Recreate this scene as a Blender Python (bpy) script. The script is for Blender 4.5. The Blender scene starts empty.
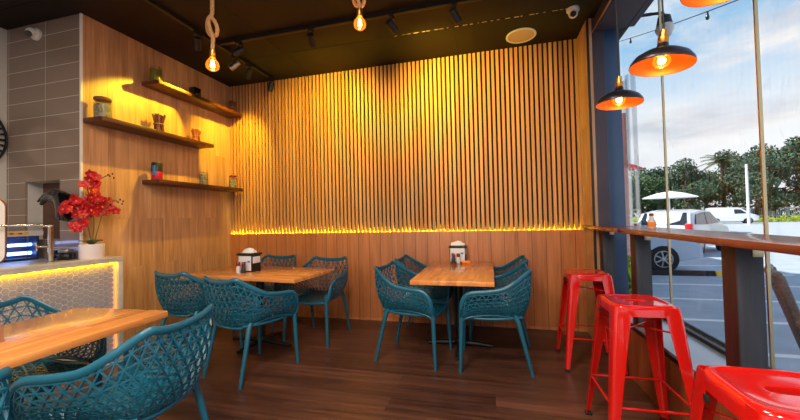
import bpy, bmesh, math, random
from mathutils import Vector, Matrix, noise
random.seed(7)
PI = math.pi
S = bpy.context.scene
COL = S.collection
V = Vector

# ------------------------------------------------------------------ helpers
class MB:
    """collects shapes and links them as one mesh object"""
    def __init__(s): s.v = []; s.f = []
    def add(s, vs, fs, M=None):
        o = len(s.v)
        s.v += [tuple(M @ V(p)) if M else tuple(p) for p in vs]
        s.f += [tuple(i + o for i in f) for f in fs]
        return s
    def box(s, lo, hi, b=0.0, M=None, seg=2):
        c = [(lo[i] + hi[i]) / 2 for i in range(3)]; d = [abs(hi[i] - lo[i]) for i in range(3)]
        if b <= 0:
            vs = [(c[0] + x * d[0] / 2, c[1] + y * d[1] / 2, c[2] + z * d[2] / 2) for x in (-1, 1) for y in (-1, 1) for z in (-1, 1)]
            return s.add(vs, [(0, 1, 3, 2), (4, 6, 7, 5), (0, 4, 5, 1), (2, 3, 7, 6), (0, 2, 6, 4), (1, 5, 7, 3)], M)
        bm = bmesh.new(); bmesh.ops.create_cube(bm, size=1)
        bmesh.ops.scale(bm, vec=d, verts=bm.verts)
        bmesh.ops.bevel(bm, geom=list(bm.edges), offset=min(b, min(d) * .49), segments=seg, profile=.5, affect='EDGES')
        bmesh.ops.translate(bm, vec=c, verts=bm.verts)
        bm.verts.index_update()
        s.add([v.co[:] for v in bm.verts], [[v.index for v in f.verts] for f in bm.faces], M); bm.free(); return s
    def loft(s, rings, cap=True, closed=False, M=None):
        n = len(rings[0]); vs = [p for r in rings for p in r]; fs = []
        R = len(rings)
        for i in range(R if closed else R - 1):
            a, b = i * n, ((i + 1) % R) * n
            for j in range(n):
                k = (j + 1) % n
                fs.append((a + j, a + k, b + k, b + j))
        if cap and not closed:
            fs.append(tuple(range(n))[::-1]); fs.append(tuple((R - 1) * n + j for j in range(n)))
        return s.add(vs, fs, M)
    def tube(s, path, rad, n=8, cap=True, closed=False, M=None, up=None):
        P = [V(p) for p in path]; N = len(P)
        rad = rad if isinstance(rad, (list, tuple)) else [rad] * N
        rings = []; prev = None
        for i in range(N):
            if closed: t = P[(i + 1) % N] - P[i - 1]
            else: t = P[min(i + 1, N - 1)] - P[max(i - 1, 0)]
            t.normalize()
            if prev is None:
                a = V((0, 0, 1)) if abs(t.z) < .9 else V((1, 0, 0))
                u = t.cross(a).normalized()
            else:
                u = (prev - t * prev.dot(t)).normalized()
            prev = u; w = t.cross(u)
            rings.append([tuple(P[i] + (u * math.cos(2 * PI * k / n) + w * math.sin(2 * PI * k / n)) * rad[i]) for k in range(n)])
        return s.loft(rings, cap, closed, M)
    def cyl(s, a, b, r0, r1=None, n=16):
        return s.tube([a, b], [r0, r0 if r1 is None else r1], n)
    def lathe(s, prof, c=(0, 0, 0), n=24, M=None, cap=True):
        rings = [[(c[0] + r * math.cos(2 * PI * k / n), c[1] + r * math.sin(2 * PI * k / n), c[2] + z) for k in range(n)] for r, z in prof]
        return s.loft(rings, cap, False, M)
    def ball(s, c, r, n=12, sc=(1, 1, 1)):
        pr = [(max(1e-4, r * math.sin(PI * i / n)), -r * math.cos(PI * i / n)) for i in range(n + 1)]
        rings = [[(c[0] + a * math.cos(2 * PI * k / n) * sc[0], c[1] + a * math.sin(2 * PI * k / n) * sc[1], c[2] + z * sc[2]) for k in range(n)] for a, z in pr]
        return s.loft(rings, True)
    def prism(s, poly, axis, lo, hi, M=None):
        """polygon (2D) extruded along axis; 2D coords go to the other two axes in order"""
        def p3(p, t):
            q = list(p); q.insert(axis, t); return tuple(q)
        return s.loft([[p3(p, lo) for p in poly], [p3(p, hi) for p in poly]], True, False, M)
    def build(s, name, mat, parent=None, loc=None, ang=35):
        me = bpy.data.meshes.new(name); me.from_pydata(s.v, [], s.f)
        return link_mesh(name, me, mat, parent, loc, ang)

def link_mesh(name, me, mat, parent=None, loc=None, ang=35):
    bm = bmesh.new(); bm.from_mesh(me)
    bmesh.ops.recalc_face_normals(bm, faces=bm.faces); bm.to_mesh(me); bm.free()
    if ang:
        for p in me.polygons: p.use_smooth = True
        me.set_sharp_from_angle(angle=math.radians(ang))
    me.materials.append(mat)
    o = bpy.data.objects.new(name, me); COL.objects.link(o)
    if parent: o.parent = parent
    if loc: o.location = loc
    return o

def tag(o, label=None, cat=None, group=None, kind=None):
    if label: o['label'] = label
    if cat: o['category'] = cat
    if group: o['group'] = group
    if kind: o['kind'] = kind
    return o

def thing(name, label, cat, loc=(0, 0, 0), rotz=0, group=None):
    o = bpy.data.objects.new(name, None); COL.objects.link(o)
    o.location = loc; o.rotation_euler = (0, 0, rotz); o.empty_display_size = .1
    return tag(o, label, cat, group)

def struct(mb, name, mat, ang=0, parent=None):
    o = mb.build(name, mat, parent, ang=ang)
    if not parent: o['kind'] = 'structure'
    return o

def kids(o): return [c for c in COL.objects if c.parent == o]
def dup(root, loc, rotz, label):
    def cp(o, par):
        c = o.copy(); COL.objects.link(c)
        if par: c.parent = par
        for k in kids(o): cp(k, c)
        return c
    r = cp(root, None); r.location = loc; r.rotation_euler = (0, 0, rotz); r['label'] = label
    return r

def spline(pts, n):
    """Catmull-Rom through pts, n+1 samples, about even in length"""
    P = [V(p) for p in pts]; P = [P[0] * 2 - P[1]] + P + [P[-1] * 2 - P[-2]]
    out = []
    for i in range(1, len(P) - 2):
        for k in range(24):
            t = k / 24
            a, b, c, d = P[i - 1], P[i], P[i + 1], P[i + 2]
            out.append(.5 * ((2 * b) + (c - a) * t + (2 * a - 5 * b + 4 * c - d) * t * t + (3 * b - a - 3 * c + d) * t ** 3))
    out.append(P[-2].copy())
    L = [0]
    for i in range(1, len(out)): L.append(L[-1] + (out[i] - out[i - 1]).length)
    res = []; j = 0
    for k in range(n + 1):
        s = L[-1] * k / n
        while j < len(L) - 2 and L[j + 1] < s: j += 1
        u = (s - L[j]) / max(1e-9, L[j + 1] - L[j])
        res.append(out[j].lerp(out[j + 1], min(1, max(0, u))))
    return res

# ------------------------------------------------------------------ materials
def srgb(r, g, b):
    f = lambda c: (c / 255 / 12.92) if c <= 10 else ((c / 255 + .055) / 1.055) ** 2.4
    return (f(r), f(g), f(b), 1)
def nmat(name):
    m = bpy.data.materials.new(name); m.use_nodes = True
    nt = m.node_tree; b = nt.nodes['Principled BSDF']
    return m, nt, b
def mat(name, c, rough=.5, metal=0, spec=.5, coat=0, var=0, vscale=8, bump=0, bscale=60):
    m, nt, b = nmat(name)
    b.inputs['Base Color'].default_value = c; b.inputs['Roughness'].default_value = rough
    b.inputs['Metallic'].default_value = metal; b.inputs['Specular IOR Level'].default_value = spec
    b.inputs['Coat Weight'].default_value = coat
    tc = nt.nodes.new('ShaderNodeTexCoord')
    if var:
        n = nt.nodes.new('ShaderNodeTexNoise'); n.inputs['Scale'].default_value = vscale; n.inputs['Detail'].default_value = 5
        nt.links.new(tc.outputs['Object'], n.inputs['Vector'])
        r = nt.nodes.new('ShaderNodeValToRGB')
        r.color_ramp.elements[0].position = .3; r.color_ramp.elements[1].position = .7
        r.color_ramp.elements[0].color = [x * (1 - var) for x in c[:3]] + [1]
        r.color_ramp.elements[1].color = [min(1, x * (1 + var)) for x in c[:3]] + [1]
        nt.links.new(n.outputs['Fac'], r.inputs['Fac']); nt.links.new(r.outputs['Color'], b.inputs['Base Color'])
    if bump:
        n2 = nt.nodes.new('ShaderNodeTexNoise'); n2.inputs['Scale'].default_value = bscale; n2.inputs['Detail'].default_value = 3
        nt.links.new(tc.outputs['Object'], n2.inputs['Vector'])
        bp = nt.nodes.new('ShaderNodeBump'); bp.inputs['Strength'].default_value = bump; bp.inputs['Distance'].default_value = .01
        nt.links.new(n2.outputs['Fac'], bp.inputs['Height']); nt.links.new(bp.outputs['Normal'], b.inputs['Normal'])
    return m
def emit(name, c, st, base=None):
    m, nt, b = nmat(name)
    b.inputs['Base Color'].default_value = base or c
    b.inputs['Emission Color'].default_value = c; b.inputs['Emission Strength'].default_value = st
    return m
def wood(name, c1, c2, u, v, pw=.1, pl=1.2, groove=0.0, tone=.25, rough=.4, grain=1.0, gcol=None, coat=0, offs=.5, figure=.35, bump=.15):
    """boards running along axis u (0,1,2), laid side by side along axis v; grain from stretched noise"""
    m, nt, b = nmat(name); N = nt.nodes.new; L = nt.links.new
    tc = N('ShaderNodeTexCoord'); sp = N('ShaderNodeSeparateXYZ'); L(tc.outputs['Object'], sp.inputs[0])
    cb = N('ShaderNodeCombineXYZ'); L(sp.outputs[u], cb.inputs[0]); L(sp.outputs[v], cb.inputs[1])
    br = N('ShaderNodeTexBrick'); L(cb.outputs[0], br.inputs['Vector'])
    br.inputs['Scale'].default_value = 1; br.inputs['Brick Width'].default_value = pl; br.inputs['Row Height'].default_value = pw
    br.inputs['Mortar Size'].default_value = groove; br.inputs['Mortar Smooth'].default_value = .2; br.offset = offs
    br.inputs['Color1'].default_value = (1 - tone, 1 - tone, 1 - tone, 1); br.inputs['Color2'].default_value = (1 + tone * .6,) * 3 + (1,)
    g = .35 if gcol is None else gcol
    br.inputs['Mortar'].default_value = (g, g, g, 1)
    # offset the grain per board
    jit = N('ShaderNodeVectorMath'); jit.operation = 'MULTIPLY'; jit.inputs[1].default_value = (9, 9, 9); L(br.outputs['Color'], jit.inputs[0])
    sc = [40, 40, 40]; sc[u] = 2.2
    mp = N('ShaderNodeMapping'); mp.inputs['Scale'].default_value = [x * grain for x in sc]; L(tc.outputs['Object'], mp.inputs['Vector'])
    ad = N('ShaderNodeVectorMath'); L(mp.outputs[0], ad.inputs[0]); L(jit.outputs[0], ad.inputs[1])
    n1 = N('ShaderNodeTexNoise'); n1.inputs['Scale'].default_value = 1; n1.inputs['Detail'].default_value = 6; n1.inputs['Roughness'].default_value = .62
    n1.inputs['Distortion'].default_value = .4; L(ad.outputs[0], n1.inputs['Vector'])
    sc2 = [7, 7, 7]; sc2[u] = .9
    mp2 = N('ShaderNodeMapping'); mp2.inputs['Scale'].default_value = [x * grain for x in sc2]; L(tc.outputs['Object'], mp2.inputs['Vector'])
    ad2 = N('ShaderNodeVectorMath'); L(mp2.outputs[0], ad2.inputs[0]); L(jit.outputs[0], ad2.inputs[1])
    n2 = N('ShaderNodeTexNoise'); n2.inputs['Scale'].default_value = 1; n2.inputs['Detail'].default_value = 3; L(ad2.outputs[0], n2.inputs['Vector'])
    mixf = N('ShaderNodeMix'); mixf.data_type = 'FLOAT'; mixf.inputs['Factor'].default_value = figure
    L(n1.outputs['Fac'], mixf.inputs[2]); L(n2.outputs['Fac'], mixf.inputs[3])
    rp = N('ShaderNodeValToRGB'); rp.color_ramp.elements[0].position = .32; rp.color_ramp.elements[1].position = .66
    rp.color_ramp.elements[0].color = c1; rp.color_ramp.elements[1].color = c2
    L(mixf.outputs[0], rp.inputs['Fac'])
    mx = N('ShaderNodeMix'); mx.data_type = 'RGBA'; mx.blend_type = 'MULTIPLY'; mx.inputs['Factor'].default_value = 1
    L(rp.outputs['Color'], mx.inputs[6]); L(br.outputs['Color'], mx.inputs[7]); L(mx.outputs[2], b.inputs['Base Color'])
    b.inputs['Roughness'].default_value = rough; b.inputs['Coat Weight'].default_value = coat; b.inputs['Coat Roughness'].default_value = .15
    bp = N('ShaderNodeBump'); bp.inputs['Strength'].default_value = bump; bp.inputs['Distance'].default_value = .004
    L(n1.outputs['Fac'], bp.inputs['Height']); L(bp.outputs['Normal'], b.inputs['Normal'])
    return m
def glass(name, tint=(1, 1, 1, 1), refl=1.0, smear=0):
    m = bpy.data.materials.new(name); m.use_nodes = True; nt = m.node_tree; nt.nodes.clear()
    N = nt.nodes.new; L = nt.links.new
    out = N('ShaderNodeOutputMaterial'); t = N('ShaderNodeBsdfTransparent'); t.inputs[0].default_value = tint
    g = N('ShaderNodeBsdfGlossy'); g.inputs['Roughness'].default_value = .02
    fr = N('ShaderNodeFresnel'); fr.inputs['IOR'].default_value = 1.45
    mu = N('ShaderNodeMath'); mu.operation = 'MULTIPLY'; mu.inputs[1].default_value = refl; L(fr.outputs[0], mu.inputs[0])
    mx = N('ShaderNodeMixShader'); L(mu.outputs[0], mx.inputs[0]); L(t.outputs[0], mx.inputs[1]); L(g.outputs[0], mx.inputs[2])
    if smear:   # faint wiped marks on the pane
        tc = N('ShaderNodeTexCoord'); mp = N('ShaderNodeMapping'); mp.inputs['Scale'].default_value = (6, 6, 2.2); mp.inputs['Rotation'].default_value = (.5, 0, 0)
        L(tc.outputs['Object'], mp.inputs[0]); n = N('ShaderNodeTexNoise'); n.inputs['Scale'].default_value = 1.3; n.inputs['Detail'].default_value = 6; n.inputs['Distortion'].default_value = 2
        L(mp.outputs[0], n.inputs['Vector']); r = N('ShaderNodeValToRGB'); r.color_ramp.elements[0].position = .60; r.color_ramp.elements[1].position = .8
        r.color_ramp.elements[1].color = (smear, smear, smear, 1); L(n.outputs['Fac'], r.inputs[0])
        d = N('ShaderNodeBsdfTranslucent'); d.inputs[0].default_value = (.85, .88, .9, 1)
        m2 = N('ShaderNodeMixShader'); L(r.outputs[0], m2.inputs[0]); L(mx.outputs[0], m2.inputs[1]); L(d.outputs[0], m2.inputs[2])
        L(m2.outputs[0], out.inputs[0])
    else: L(mx.outputs[0], out.inputs[0])
    return m
def tiles(name, c, u, v, w, h, grout, rough=.12, gs=.003, tone=.03):
    m, nt, b = nmat(name); N = nt.nodes.new; L = nt.links.new
    tc = N('ShaderNodeTexCoord'); sp = N('ShaderNodeSeparateXYZ'); L(tc.outputs['Object'], sp.inputs[0])
    cb = N('ShaderNodeCombineXYZ'); L(sp.outputs[u], cb.inputs[0]); L(sp.outputs[v], cb.inputs[1])
    br = N('ShaderNodeTexBrick'); br.offset = 0; L(cb.outputs[0], br.inputs['Vector']); br.inputs['Scale'].default_value = 1
    br.inputs['Brick Width'].default_value = w; br.inputs['Row Height'].default_value = h; br.inputs['Mortar Size'].default_value = gs
    br.inputs['Color1'].default_value = [x * (1 - tone) for x in c[:3]] + [1]; br.inputs['Color2'].default_value = c; br.inputs['Mortar'].default_value = grout
    L(br.outputs['Color'], b.inputs['Base Color']); b.inputs['Roughness'].default_value = rough
    return m

M = {}
M['slat'] = wood('slat_oak', srgb(188, 124, 68), srgb(216, 154, 92), 2, 0, .051, 9, 0, .16, .55, .45, bump=0)
M['black_back'] = mat('black_felt', srgb(34, 22, 14), .95)
M['wainscot'] = wood('wainscot_oak', srgb(150, 86, 46), srgb(192, 120, 70), 2, 0, .145, 30, .0035, .08, .5, .9, .3, offs=0)
M['oakwall'] = wood('laminate_oak', srgb(150, 103, 66), srgb(210, 160, 112), 2, 1, .19, 1.3, .0008, .14, .42, .8, .6, offs=.37)
M['floor'] = wood('floor_planks', srgb(40, 23, 18), srgb(104, 66, 50), 0, 1, .18, 1.4, .0012, .3, .33, .7, .3)
M['table'] = wood('butcher_block', srgb(196, 112, 48), srgb(234, 160, 88), 1, 0, .042, .34, .0004, .16, .2, .9, .7, coat=.5)
M['tablex'] = wood('butcher_block_cross', srgb(196, 112, 48), srgb(234, 160, 88), 0, 1, .042, .34, .0004, .16, .2, .9, .7, coat=.5)
M['shelf'] = wood('dark_shelf', srgb(52, 22, 12), srgb(104, 50, 26), 1, 0, .3, 3, 0, .05, .4)
M['bar_timber'] = wood('bar_timber', srgb(88, 34, 19), srgb(142, 66, 38), 1, 0, .15, 2.5, .0006, .1, .22, .8, .6, coat=.4)
M['under'] = wood('under_window_panel', srgb(110, 52, 24), srgb(158, 84, 42), 2, 1, .12, 9, .002, .1, .5)
M['ceiling'] = mat('ceiling_black', srgb(28, 18, 17), .6, spec=.25, var=.12, vscale=2)
M['ceil_seam'] = mat('ceiling_seam', srgb(13, 10, 9), .9)
M['white_paint'] = mat('white_paint', srgb(196, 188, 178), .6)
M['wall_tile'] = tiles('gloss_tile', srgb(142, 121, 106), 0, 2, .49, .15, srgb(205, 195, 182), .09, .0022)
M['hex'] = mat('hex_tile_white', srgb(144, 138, 148), .3, var=.1, vscale=5)
M['grout'] = mat('grout', srgb(228, 224, 222), .8)
M['stone'] = mat('grey_stone', srgb(178, 170, 168), .3, var=.15, vscale=9)
M['teal'] = mat('teal_plastic', (.007, .096, .155, 1), .36, spec=.5)
M['red'] = mat('red_enamel', (.56, .008, .005, 1), .14, spec=.6, coat=.6)
M['red2'] = mat('red_caps', srgb(120, 14, 26), .35)
M['black'] = mat('black_metal', srgb(16, 15, 16), .45)
M['gloss_black'] = mat('gloss_black', srgb(10, 11, 12), .12, coat=.6)
M['rubber'] = mat('black_rubber', srgb(12, 12, 12), .8)
M['white'] = mat('white_plastic', srgb(222, 214, 204), .45)
M['grille'] = mat('speaker_grille', srgb(196, 158, 136), .7, bump=.3, bscale=400)
M['paper'] = mat('tissue_paper', srgb(232, 226, 220), .9, bump=.4, bscale=40)
M['label'] = mat('label_white', srgb(214, 212, 214), .4)
M['blue_mark'] = mat('blue_mark', srgb(40, 110, 190), .5)
M['pepper'] = mat('pepper_glass', srgb(52, 46, 46), .2)
M['salt'] = mat('salt_glass', srgb(206, 200, 196), .2)
M['orange'] = mat('orange_plastic', srgb(244, 130, 8), .4)
M['chrome'] = mat('chrome', srgb(205, 190, 165), .16, 1)
M['brass'] = mat('brass', srgb(190, 130, 60), .3, 1)
M['steel'] = mat('brushed_steel', srgb(170, 165, 160), .35, 1)
M['rope'] = mat('jute_rope', srgb(190, 140, 88), .95, var=.25, vscale=120, bump=.8, bscale=220)
M['dome_out'] = mat('dome_enamel', srgb(32, 28, 34), .35, metal=.3)
M['dome_in'] = mat('dome_copper', srgb(206, 92, 22), .42, metal=.6)
M['bulb_hot'] = emit('filament_glow', (1, .62, .2, 1), 60)
M['bulb_glass'] = glass('amber_glass', (1, .72, .35, 1), .6)
_nt = M['bulb_glass'].node_tree; _o = [n for n in _nt.nodes if n.type == 'OUTPUT_MATERIAL'][0]; _a = _nt.nodes.new('ShaderNodeAddShader'); _e = _nt.nodes.new('ShaderNodeEmission')
_e.inputs[0].default_value = (1, .26, .015, 1); _e.inputs[1].default_value = .55; _nt.links.new(_o.inputs[0].links[0].from_socket, _a.inputs[0]); _nt.links.new(_e.outputs[0], _a.inputs[1]); _nt.links.new(_a.outputs[0], _o.inputs[0])
M['led'] = emit('led_strip_yellow', (1, .58, .01, 1), 26)
M['frame_purple'] = mat('dark_column', srgb(58, 48, 62), .5, var=.1)
M['frame_blue'] = mat('slate_blue_frame', srgb(56, 82, 116), .45)
M['frame_grey'] = wood('grey_stained_post', srgb(36, 38, 46), srgb(54, 56, 66), 2, 1, .3, 9, 0, .05, .5)
M['post_brown'] = wood('post_edge', srgb(40, 17, 16), srgb(64, 29, 25), 2, 1, .3, 9, 0, .05, .5)
M['alu'] = mat('aluminium_joint', srgb(196, 176, 140), .3, 1)
M['sill'] = mat('sill_metal', srgb(160, 170, 182), .3, metal=.5)
M['brownboard'] = mat('brown_board', srgb(132, 82, 58), .5)
M['brown_recess'] = mat('brown_recess', srgb(92, 62, 46), .7)
M['pot'] = mat('white_ceramic', srgb(222, 206, 204), .3)
M['petal'] = mat('red_petal', (.52, .004, .010, 1), .5, var=.35, vscale=30)
M['lip'] = mat('flower_lip', srgb(236, 120, 60), .5)
M['stem'] = mat('green_stem', srgb(74, 92, 40), .5)
M['leafd'] = mat('dark_green_leaf', srgb(38, 62, 34), .4)
M['bud'] = mat('flower_bud', srgb(80, 40, 30), .5)
M['uv'] = emit('uv_tube', (.25, .45, 1, 1), 7)
M['zap_case'] = mat('dark_blue_case', srgb(40, 50, 84), .4)
M['yellow_label'] = mat('yellow_label', srgb(236, 186, 40), .5)
M['bronze'] = mat('bronze_rim', srgb(150, 104, 70), .3, .8)
M['spice'] = mat('mixed_spice', srgb(140, 132, 104), .7, var=.97, vscale=65)
M['olive'] = mat('olive_jar', srgb(112, 104, 22), .35, var=.6, vscale=70)
M['cork'] = mat('cork_lid', srgb(118, 66, 36), .7)
M['stick'] = mat('cinnamon', srgb(104, 48, 34), .7, var=.3, vscale=60)
M['stick2'] = mat('cinnamon_light', srgb(176, 96, 40), .7, var=.3, vscale=60)
M['jar_glass'] = glass('jar_glass', (.97, .97, .95, 1), .3)
M['pane'] = glass('window_pane', (.985, .99, .995, 1), .06, smear=.10)
M['rattan'] = mat('dark_rattan', srgb(100, 84, 76), .5, var=.3, vscale=40)
M['asphalt'] = mat('asphalt', srgb(172, 184, 196), .85, var=.12, vscale=3)
M['line'] = mat('road_paint', srgb(238, 240, 242), .7)
M['yellow'] = mat('yellow_rubber', srgb(232, 190, 40), .6)
M['kerb'] = mat('concrete', srgb(168, 166, 160), .9)
M['carblue'] = mat('car_pale_blue', srgb(150, 176, 204), .25, coat=.6)
M['carwhite'] = mat('car_white', srgb(196, 203, 214), .25, coat=.6)
M['carred'] = mat('tail_lamp_red', srgb(190, 18, 34), .25, coat=.4)
M['carglass'] = mat('car_window', srgb(34, 44, 56), .08)
M['tyre'] = mat('tyre', srgb(26, 27, 30), .8)
M['rim'] = mat('alloy_rim', srgb(176, 180, 186), .3, .7)
M['brick_red'] = mat('terracotta_render', srgb(196, 124, 108), .8, var=.1)
M['bark'] = mat('bark', srgb(80, 68, 58), .9)
M['foil'] = mat('tree_leaves', srgb(56, 84, 66), .7, var=.45, vscale=.9)
M['foil2'] = mat('tree_leaves_olive', srgb(74, 98, 62), .7, var=.45, vscale=.9)
M['palm'] = mat('palm_leaves', srgb(78, 98, 70), .7)
M['hedge'] = mat('hedge_leaves', srgb(150, 172, 40), .7, var=.4, vscale=4)
M['grass'] = mat('grass', srgb(140, 160, 60), .9, var=.2)
M['fence'] = mat('pale_fence', srgb(190, 206, 218), .6)
M['canvas'] = mat('white_canvas', srgb(226, 230, 232), .8)
M['redcanvas'] = mat('red_canvas', srgb(170, 40, 44), .8)
M['polewhite'] = mat('pole_white', srgb(206, 214, 222), .5)
M['cable'] = mat('black_cable', srgb(14, 14, 16), .6)
M['plasticcurtain'] = glass('clear_curtain', (.95, .96, .98, 1), .4, smear=.5)

# ------------------------------------------------------------------ dimensions
XL, YB, YF, XR, H = -3.475, 4.065, -4.0, .966, 3.131     # left wall, slat face, rear, slat wall right end, ceiling
YC, XT, ZS = 2.248, -4.434, 1.074                         # tile wall plane, far left wall, slat foot height
XG = 1.30                                                 # window glass
GZ = -.25                                                 # ground outside

# ------------------------------------------------------------------ room shell
struct(MB().box((XT - .1, YF - .2, -.2), (1.0, YB + .1, 0)), 'floor', M['floor'])
ceil = struct(MB().box((-9, YF - 1, H), (1.42, 14, H + .9)), 'ceiling', M['ceiling'])  # slab spread and thickened past the room, unseen, to cast the building's shadow outside
mb = MB()
for y in (2.02, 3.44): mb.box((XT, y - .004, H - .0015), (.95, y + .004, H + .01))
for x in (-2.2, -.3): mb.box((x - .003, YF, H - .0015), (x + .003, YB, H + .01))
struct(mb, 'trim_1', M['ceil_seam'])
mb = MB()
random.seed(3)
for k in range(26):      # chipped pale filler in the ceiling joint
    x = -.9 + k * .068 + random.uniform(-.02, .02); l = random.uniform(.012, .05)
    mb.box((x, 3.437, H - .003), (x + l, 3.443 + random.uniform(0, .006), H - .001))
struct(mb, 'trim_2', mat('joint_filler', srgb(196, 170, 140), .8))
# dark duct boxing over the kitchen side
struct(MB().box((XT, -1.5, H - .07), (-3.15, YC - .35, H), .01), 'trim_3', M['ceil_seam'])

# back wall : carcass, wainscot, black backing, slats, LED
struct(MB().box((XL - .1, YB + .0185, 0), (1.3, YB + .2, H)), 'wall_back', M['black_back'])
struct(MB().box((XL, YB - .012, 0), (XR + .06, YB + .004, ZS + .002), .003).box((XL, YB + .004, 0), (XR + .06, YB + .018, ZS - .04)), 'wall_back_wainscot', M['wainscot'], 30)
struct(MB().box((XL, YB - .02, 0), (XR + .02, YB - .0125, .03), .002), 'baseboard_back', M['wainscot'])
mb = MB(); n = 87; pitch = (XR - XL) / n
for i in range(n):
    x = XL + (i + .5) * pitch
    mb.box((x - pitch * .30, YB, ZS + .004), (x + pitch * .30, YB + .018, H - .001))
sl = struct(mb, 'wall_back_slats', M['slat'])
struct(MB().box((XL, YB + .0045, ZS - .0395), (XR, YB + .0175, ZS - .030)), 'trim_led_back', M['led'])

l_ = bpy.data.lights.new('led_strip_light', 'AREA'); l_.shape = 'RECTANGLE'; l_.size = XR - XL; l_.size_y = .011; l_.energy = 220; l_.color = (1, .92, .01)
o_ = bpy.data.objects.new('led_strip_light', l_); COL.objects.link(o_); o_.location = ((XL + XR) / 2, YB + .011, ZS - .028); o_.rotation_euler = (PI, 0, 0)
# left oak wall, corner bead, tiled wall with a recess, white far-left wall
struct(MB().box((XL - .1, YC + .003, 0), (XL, YB + .018, H)), 'wall_left', M['oakwall'])
struct(MB().box((XL - .012, YC - .006, .0), (XL + .004, YC + .012, H), .002), 'trim_corner', M['white'])
mb = MB(); t = YC + .02
nx0, nx1, nz0, nz1 = -4.185, -3.735, 1.12, 1.655
mb.box((XT, YC, 0), (nx0, t, H)).box((nx1, YC, 0), (XL - .012, t, H)).box((nx0, YC, nz1), (nx1, t, H)).box((nx0, YC, 0), (nx1, t, nz0))
struct(mb, 'wall_tile', M['wall_tile'])
mb = MB(); d = YC + .135
mb.box((nx0 - .03, t, nz0 - .03), (nx0, d, nz1 + .03)).box((nx1, t, nz0 - .03), (nx1 + .03, d, nz1 + .03)).box((nx0, t, nz1), (nx1, d, nz1 + .03)).box((nx0, t, nz0 - .03), (nx1, d, nz0))
struct(mb, 'wall_recess', M['white_paint'])
struct(MB().box((nx0 - .03, d, nz0 - .03), (nx1 + .03, d + .03, nz1 + .03)), 'wall_recess_back', M['brown_recess'])
struct(MB().box((XT - .1, YF, 0), (XT, YC + .1, H)), 'wall_left_kitchen', M['white_paint'])
# rear of the room: unseen wall, its wide opening added to let sky light in
mb = MB(); mb.box((XT - .1, YF - .2, 0), (XG + .1, YF, .5)).box((XT - .1, YF - .2, 2.7), (XG + .1, YF, H)).box((XT - .1, YF - .2, .5), (-3.6, YF, 2.7)).box((.9, YF - .2, .5), (XG + .1, YF, 2.7))
struct(mb, 'wall_rear', M['white_paint'])

# right: return panel, column, blue frame, lower wall, sill, header, glass
struct(MB().box((XR - .012, 3.68, 0), (XR + .03, YB - .013, H)), 'wall_return', M['oakwall'])
struct(MB().box((XR + .03, 3.68, 0), (1.10, YB + .03, H), .004), 'trim_column', M['frame_purple'])
struct(MB().box((1.10, 3.86, .43), (1.29, YB + .03, H), .004), 'window_frame_post', M['frame_blue'])
struct(MB().box((XR - .016, 3.672, .0), (XR + .004, 3.69, H), .002), 'trim_column_edge', M['black'])
struct(MB().box((1.0, YF, -.25), (1.34, 3.679, .40)), 'wall_right', M['under'])
mb = MB().box((.992, YF, .40), (1.37, 3.679, .425), .003)
struct(mb, 'window_sill', M['sill'])
struct(MB().box((1.255, YF, .426), (1.27, 3.85, .45)).box((1.325, YF, .426), (1.34, 3.85, .45)).box((.989, YF, .385), (1.0, 3.67, .41)), 'window_track', M['black'])
struct(MB().box((1.02, YF, 2.99), (1.36, 3.679, H - .001), .004), 'trim_window_head', M['frame_purple'])
struct(MB().cyl((1.0, YF, 2.985), (1.0, 3.66, 2.985), .007, n=8), 'trim_window_bead', M['brass'])
joints = [3.05, 2.09, 1.13, .17, -.79, -1.75, -2.71]
ys = [3.85] + joints + [YF]
for i in range(len(ys) - 1):
    a, b = ys[i + 1] + .006, ys[i] - .006
    struct(MB().box((XG - .004, a, .451), (XG + .004, b, 2.99)), 'window_%d' % (i + 1), M['pane'])
mb = MB()
for y in joints: mb.box((XG - .007, y - .0055, .45), (XG + .007, y + .0055, 2.99))
struct(mb, 'window_joints', M['alu'])

# ------------------------------------------------------------------ window bar
tp = thing('window_counter', 'long reddish timber bar top running along the shop window', 'counter', (0, 0, 1.092))
MB().box((.945, -3.2, 0), (1.262, 3.665, .0325), .004).box((.932, 3.0, 0), (.9455, 4.04, .0325), .003).build('counter_top', M['bar_timber'], tp)
first = None
for y, lab in ((3.62, 'dark post under the window bar beside the blue corner column'), (2.875, 'dark grey post under the window bar behind the middle red stool'), (1.825, 'dark grey post under the window bar behind the closest red stool')):
    p = thing('counter_post', lab, 'post', (1.045, y, .4255), group='posts under the window bar')
    MB().box((-.045, -.045, 0), (.05, .045, .666), .003).build('post', M['frame_grey'], p)
    MB().box((-.049, -.046, 0), (-.0452, .046, .666), .001).build('edge_strip', M['post_brown'], p)
    MB().box((.01, -.0505, .619), (.048, -.0455, .659), .002).box((.01, -.082, .655), (.048, -.0455, .6604), .002).build('bracket', M['alu'], p)
    p['category'] = 'post'

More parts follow.
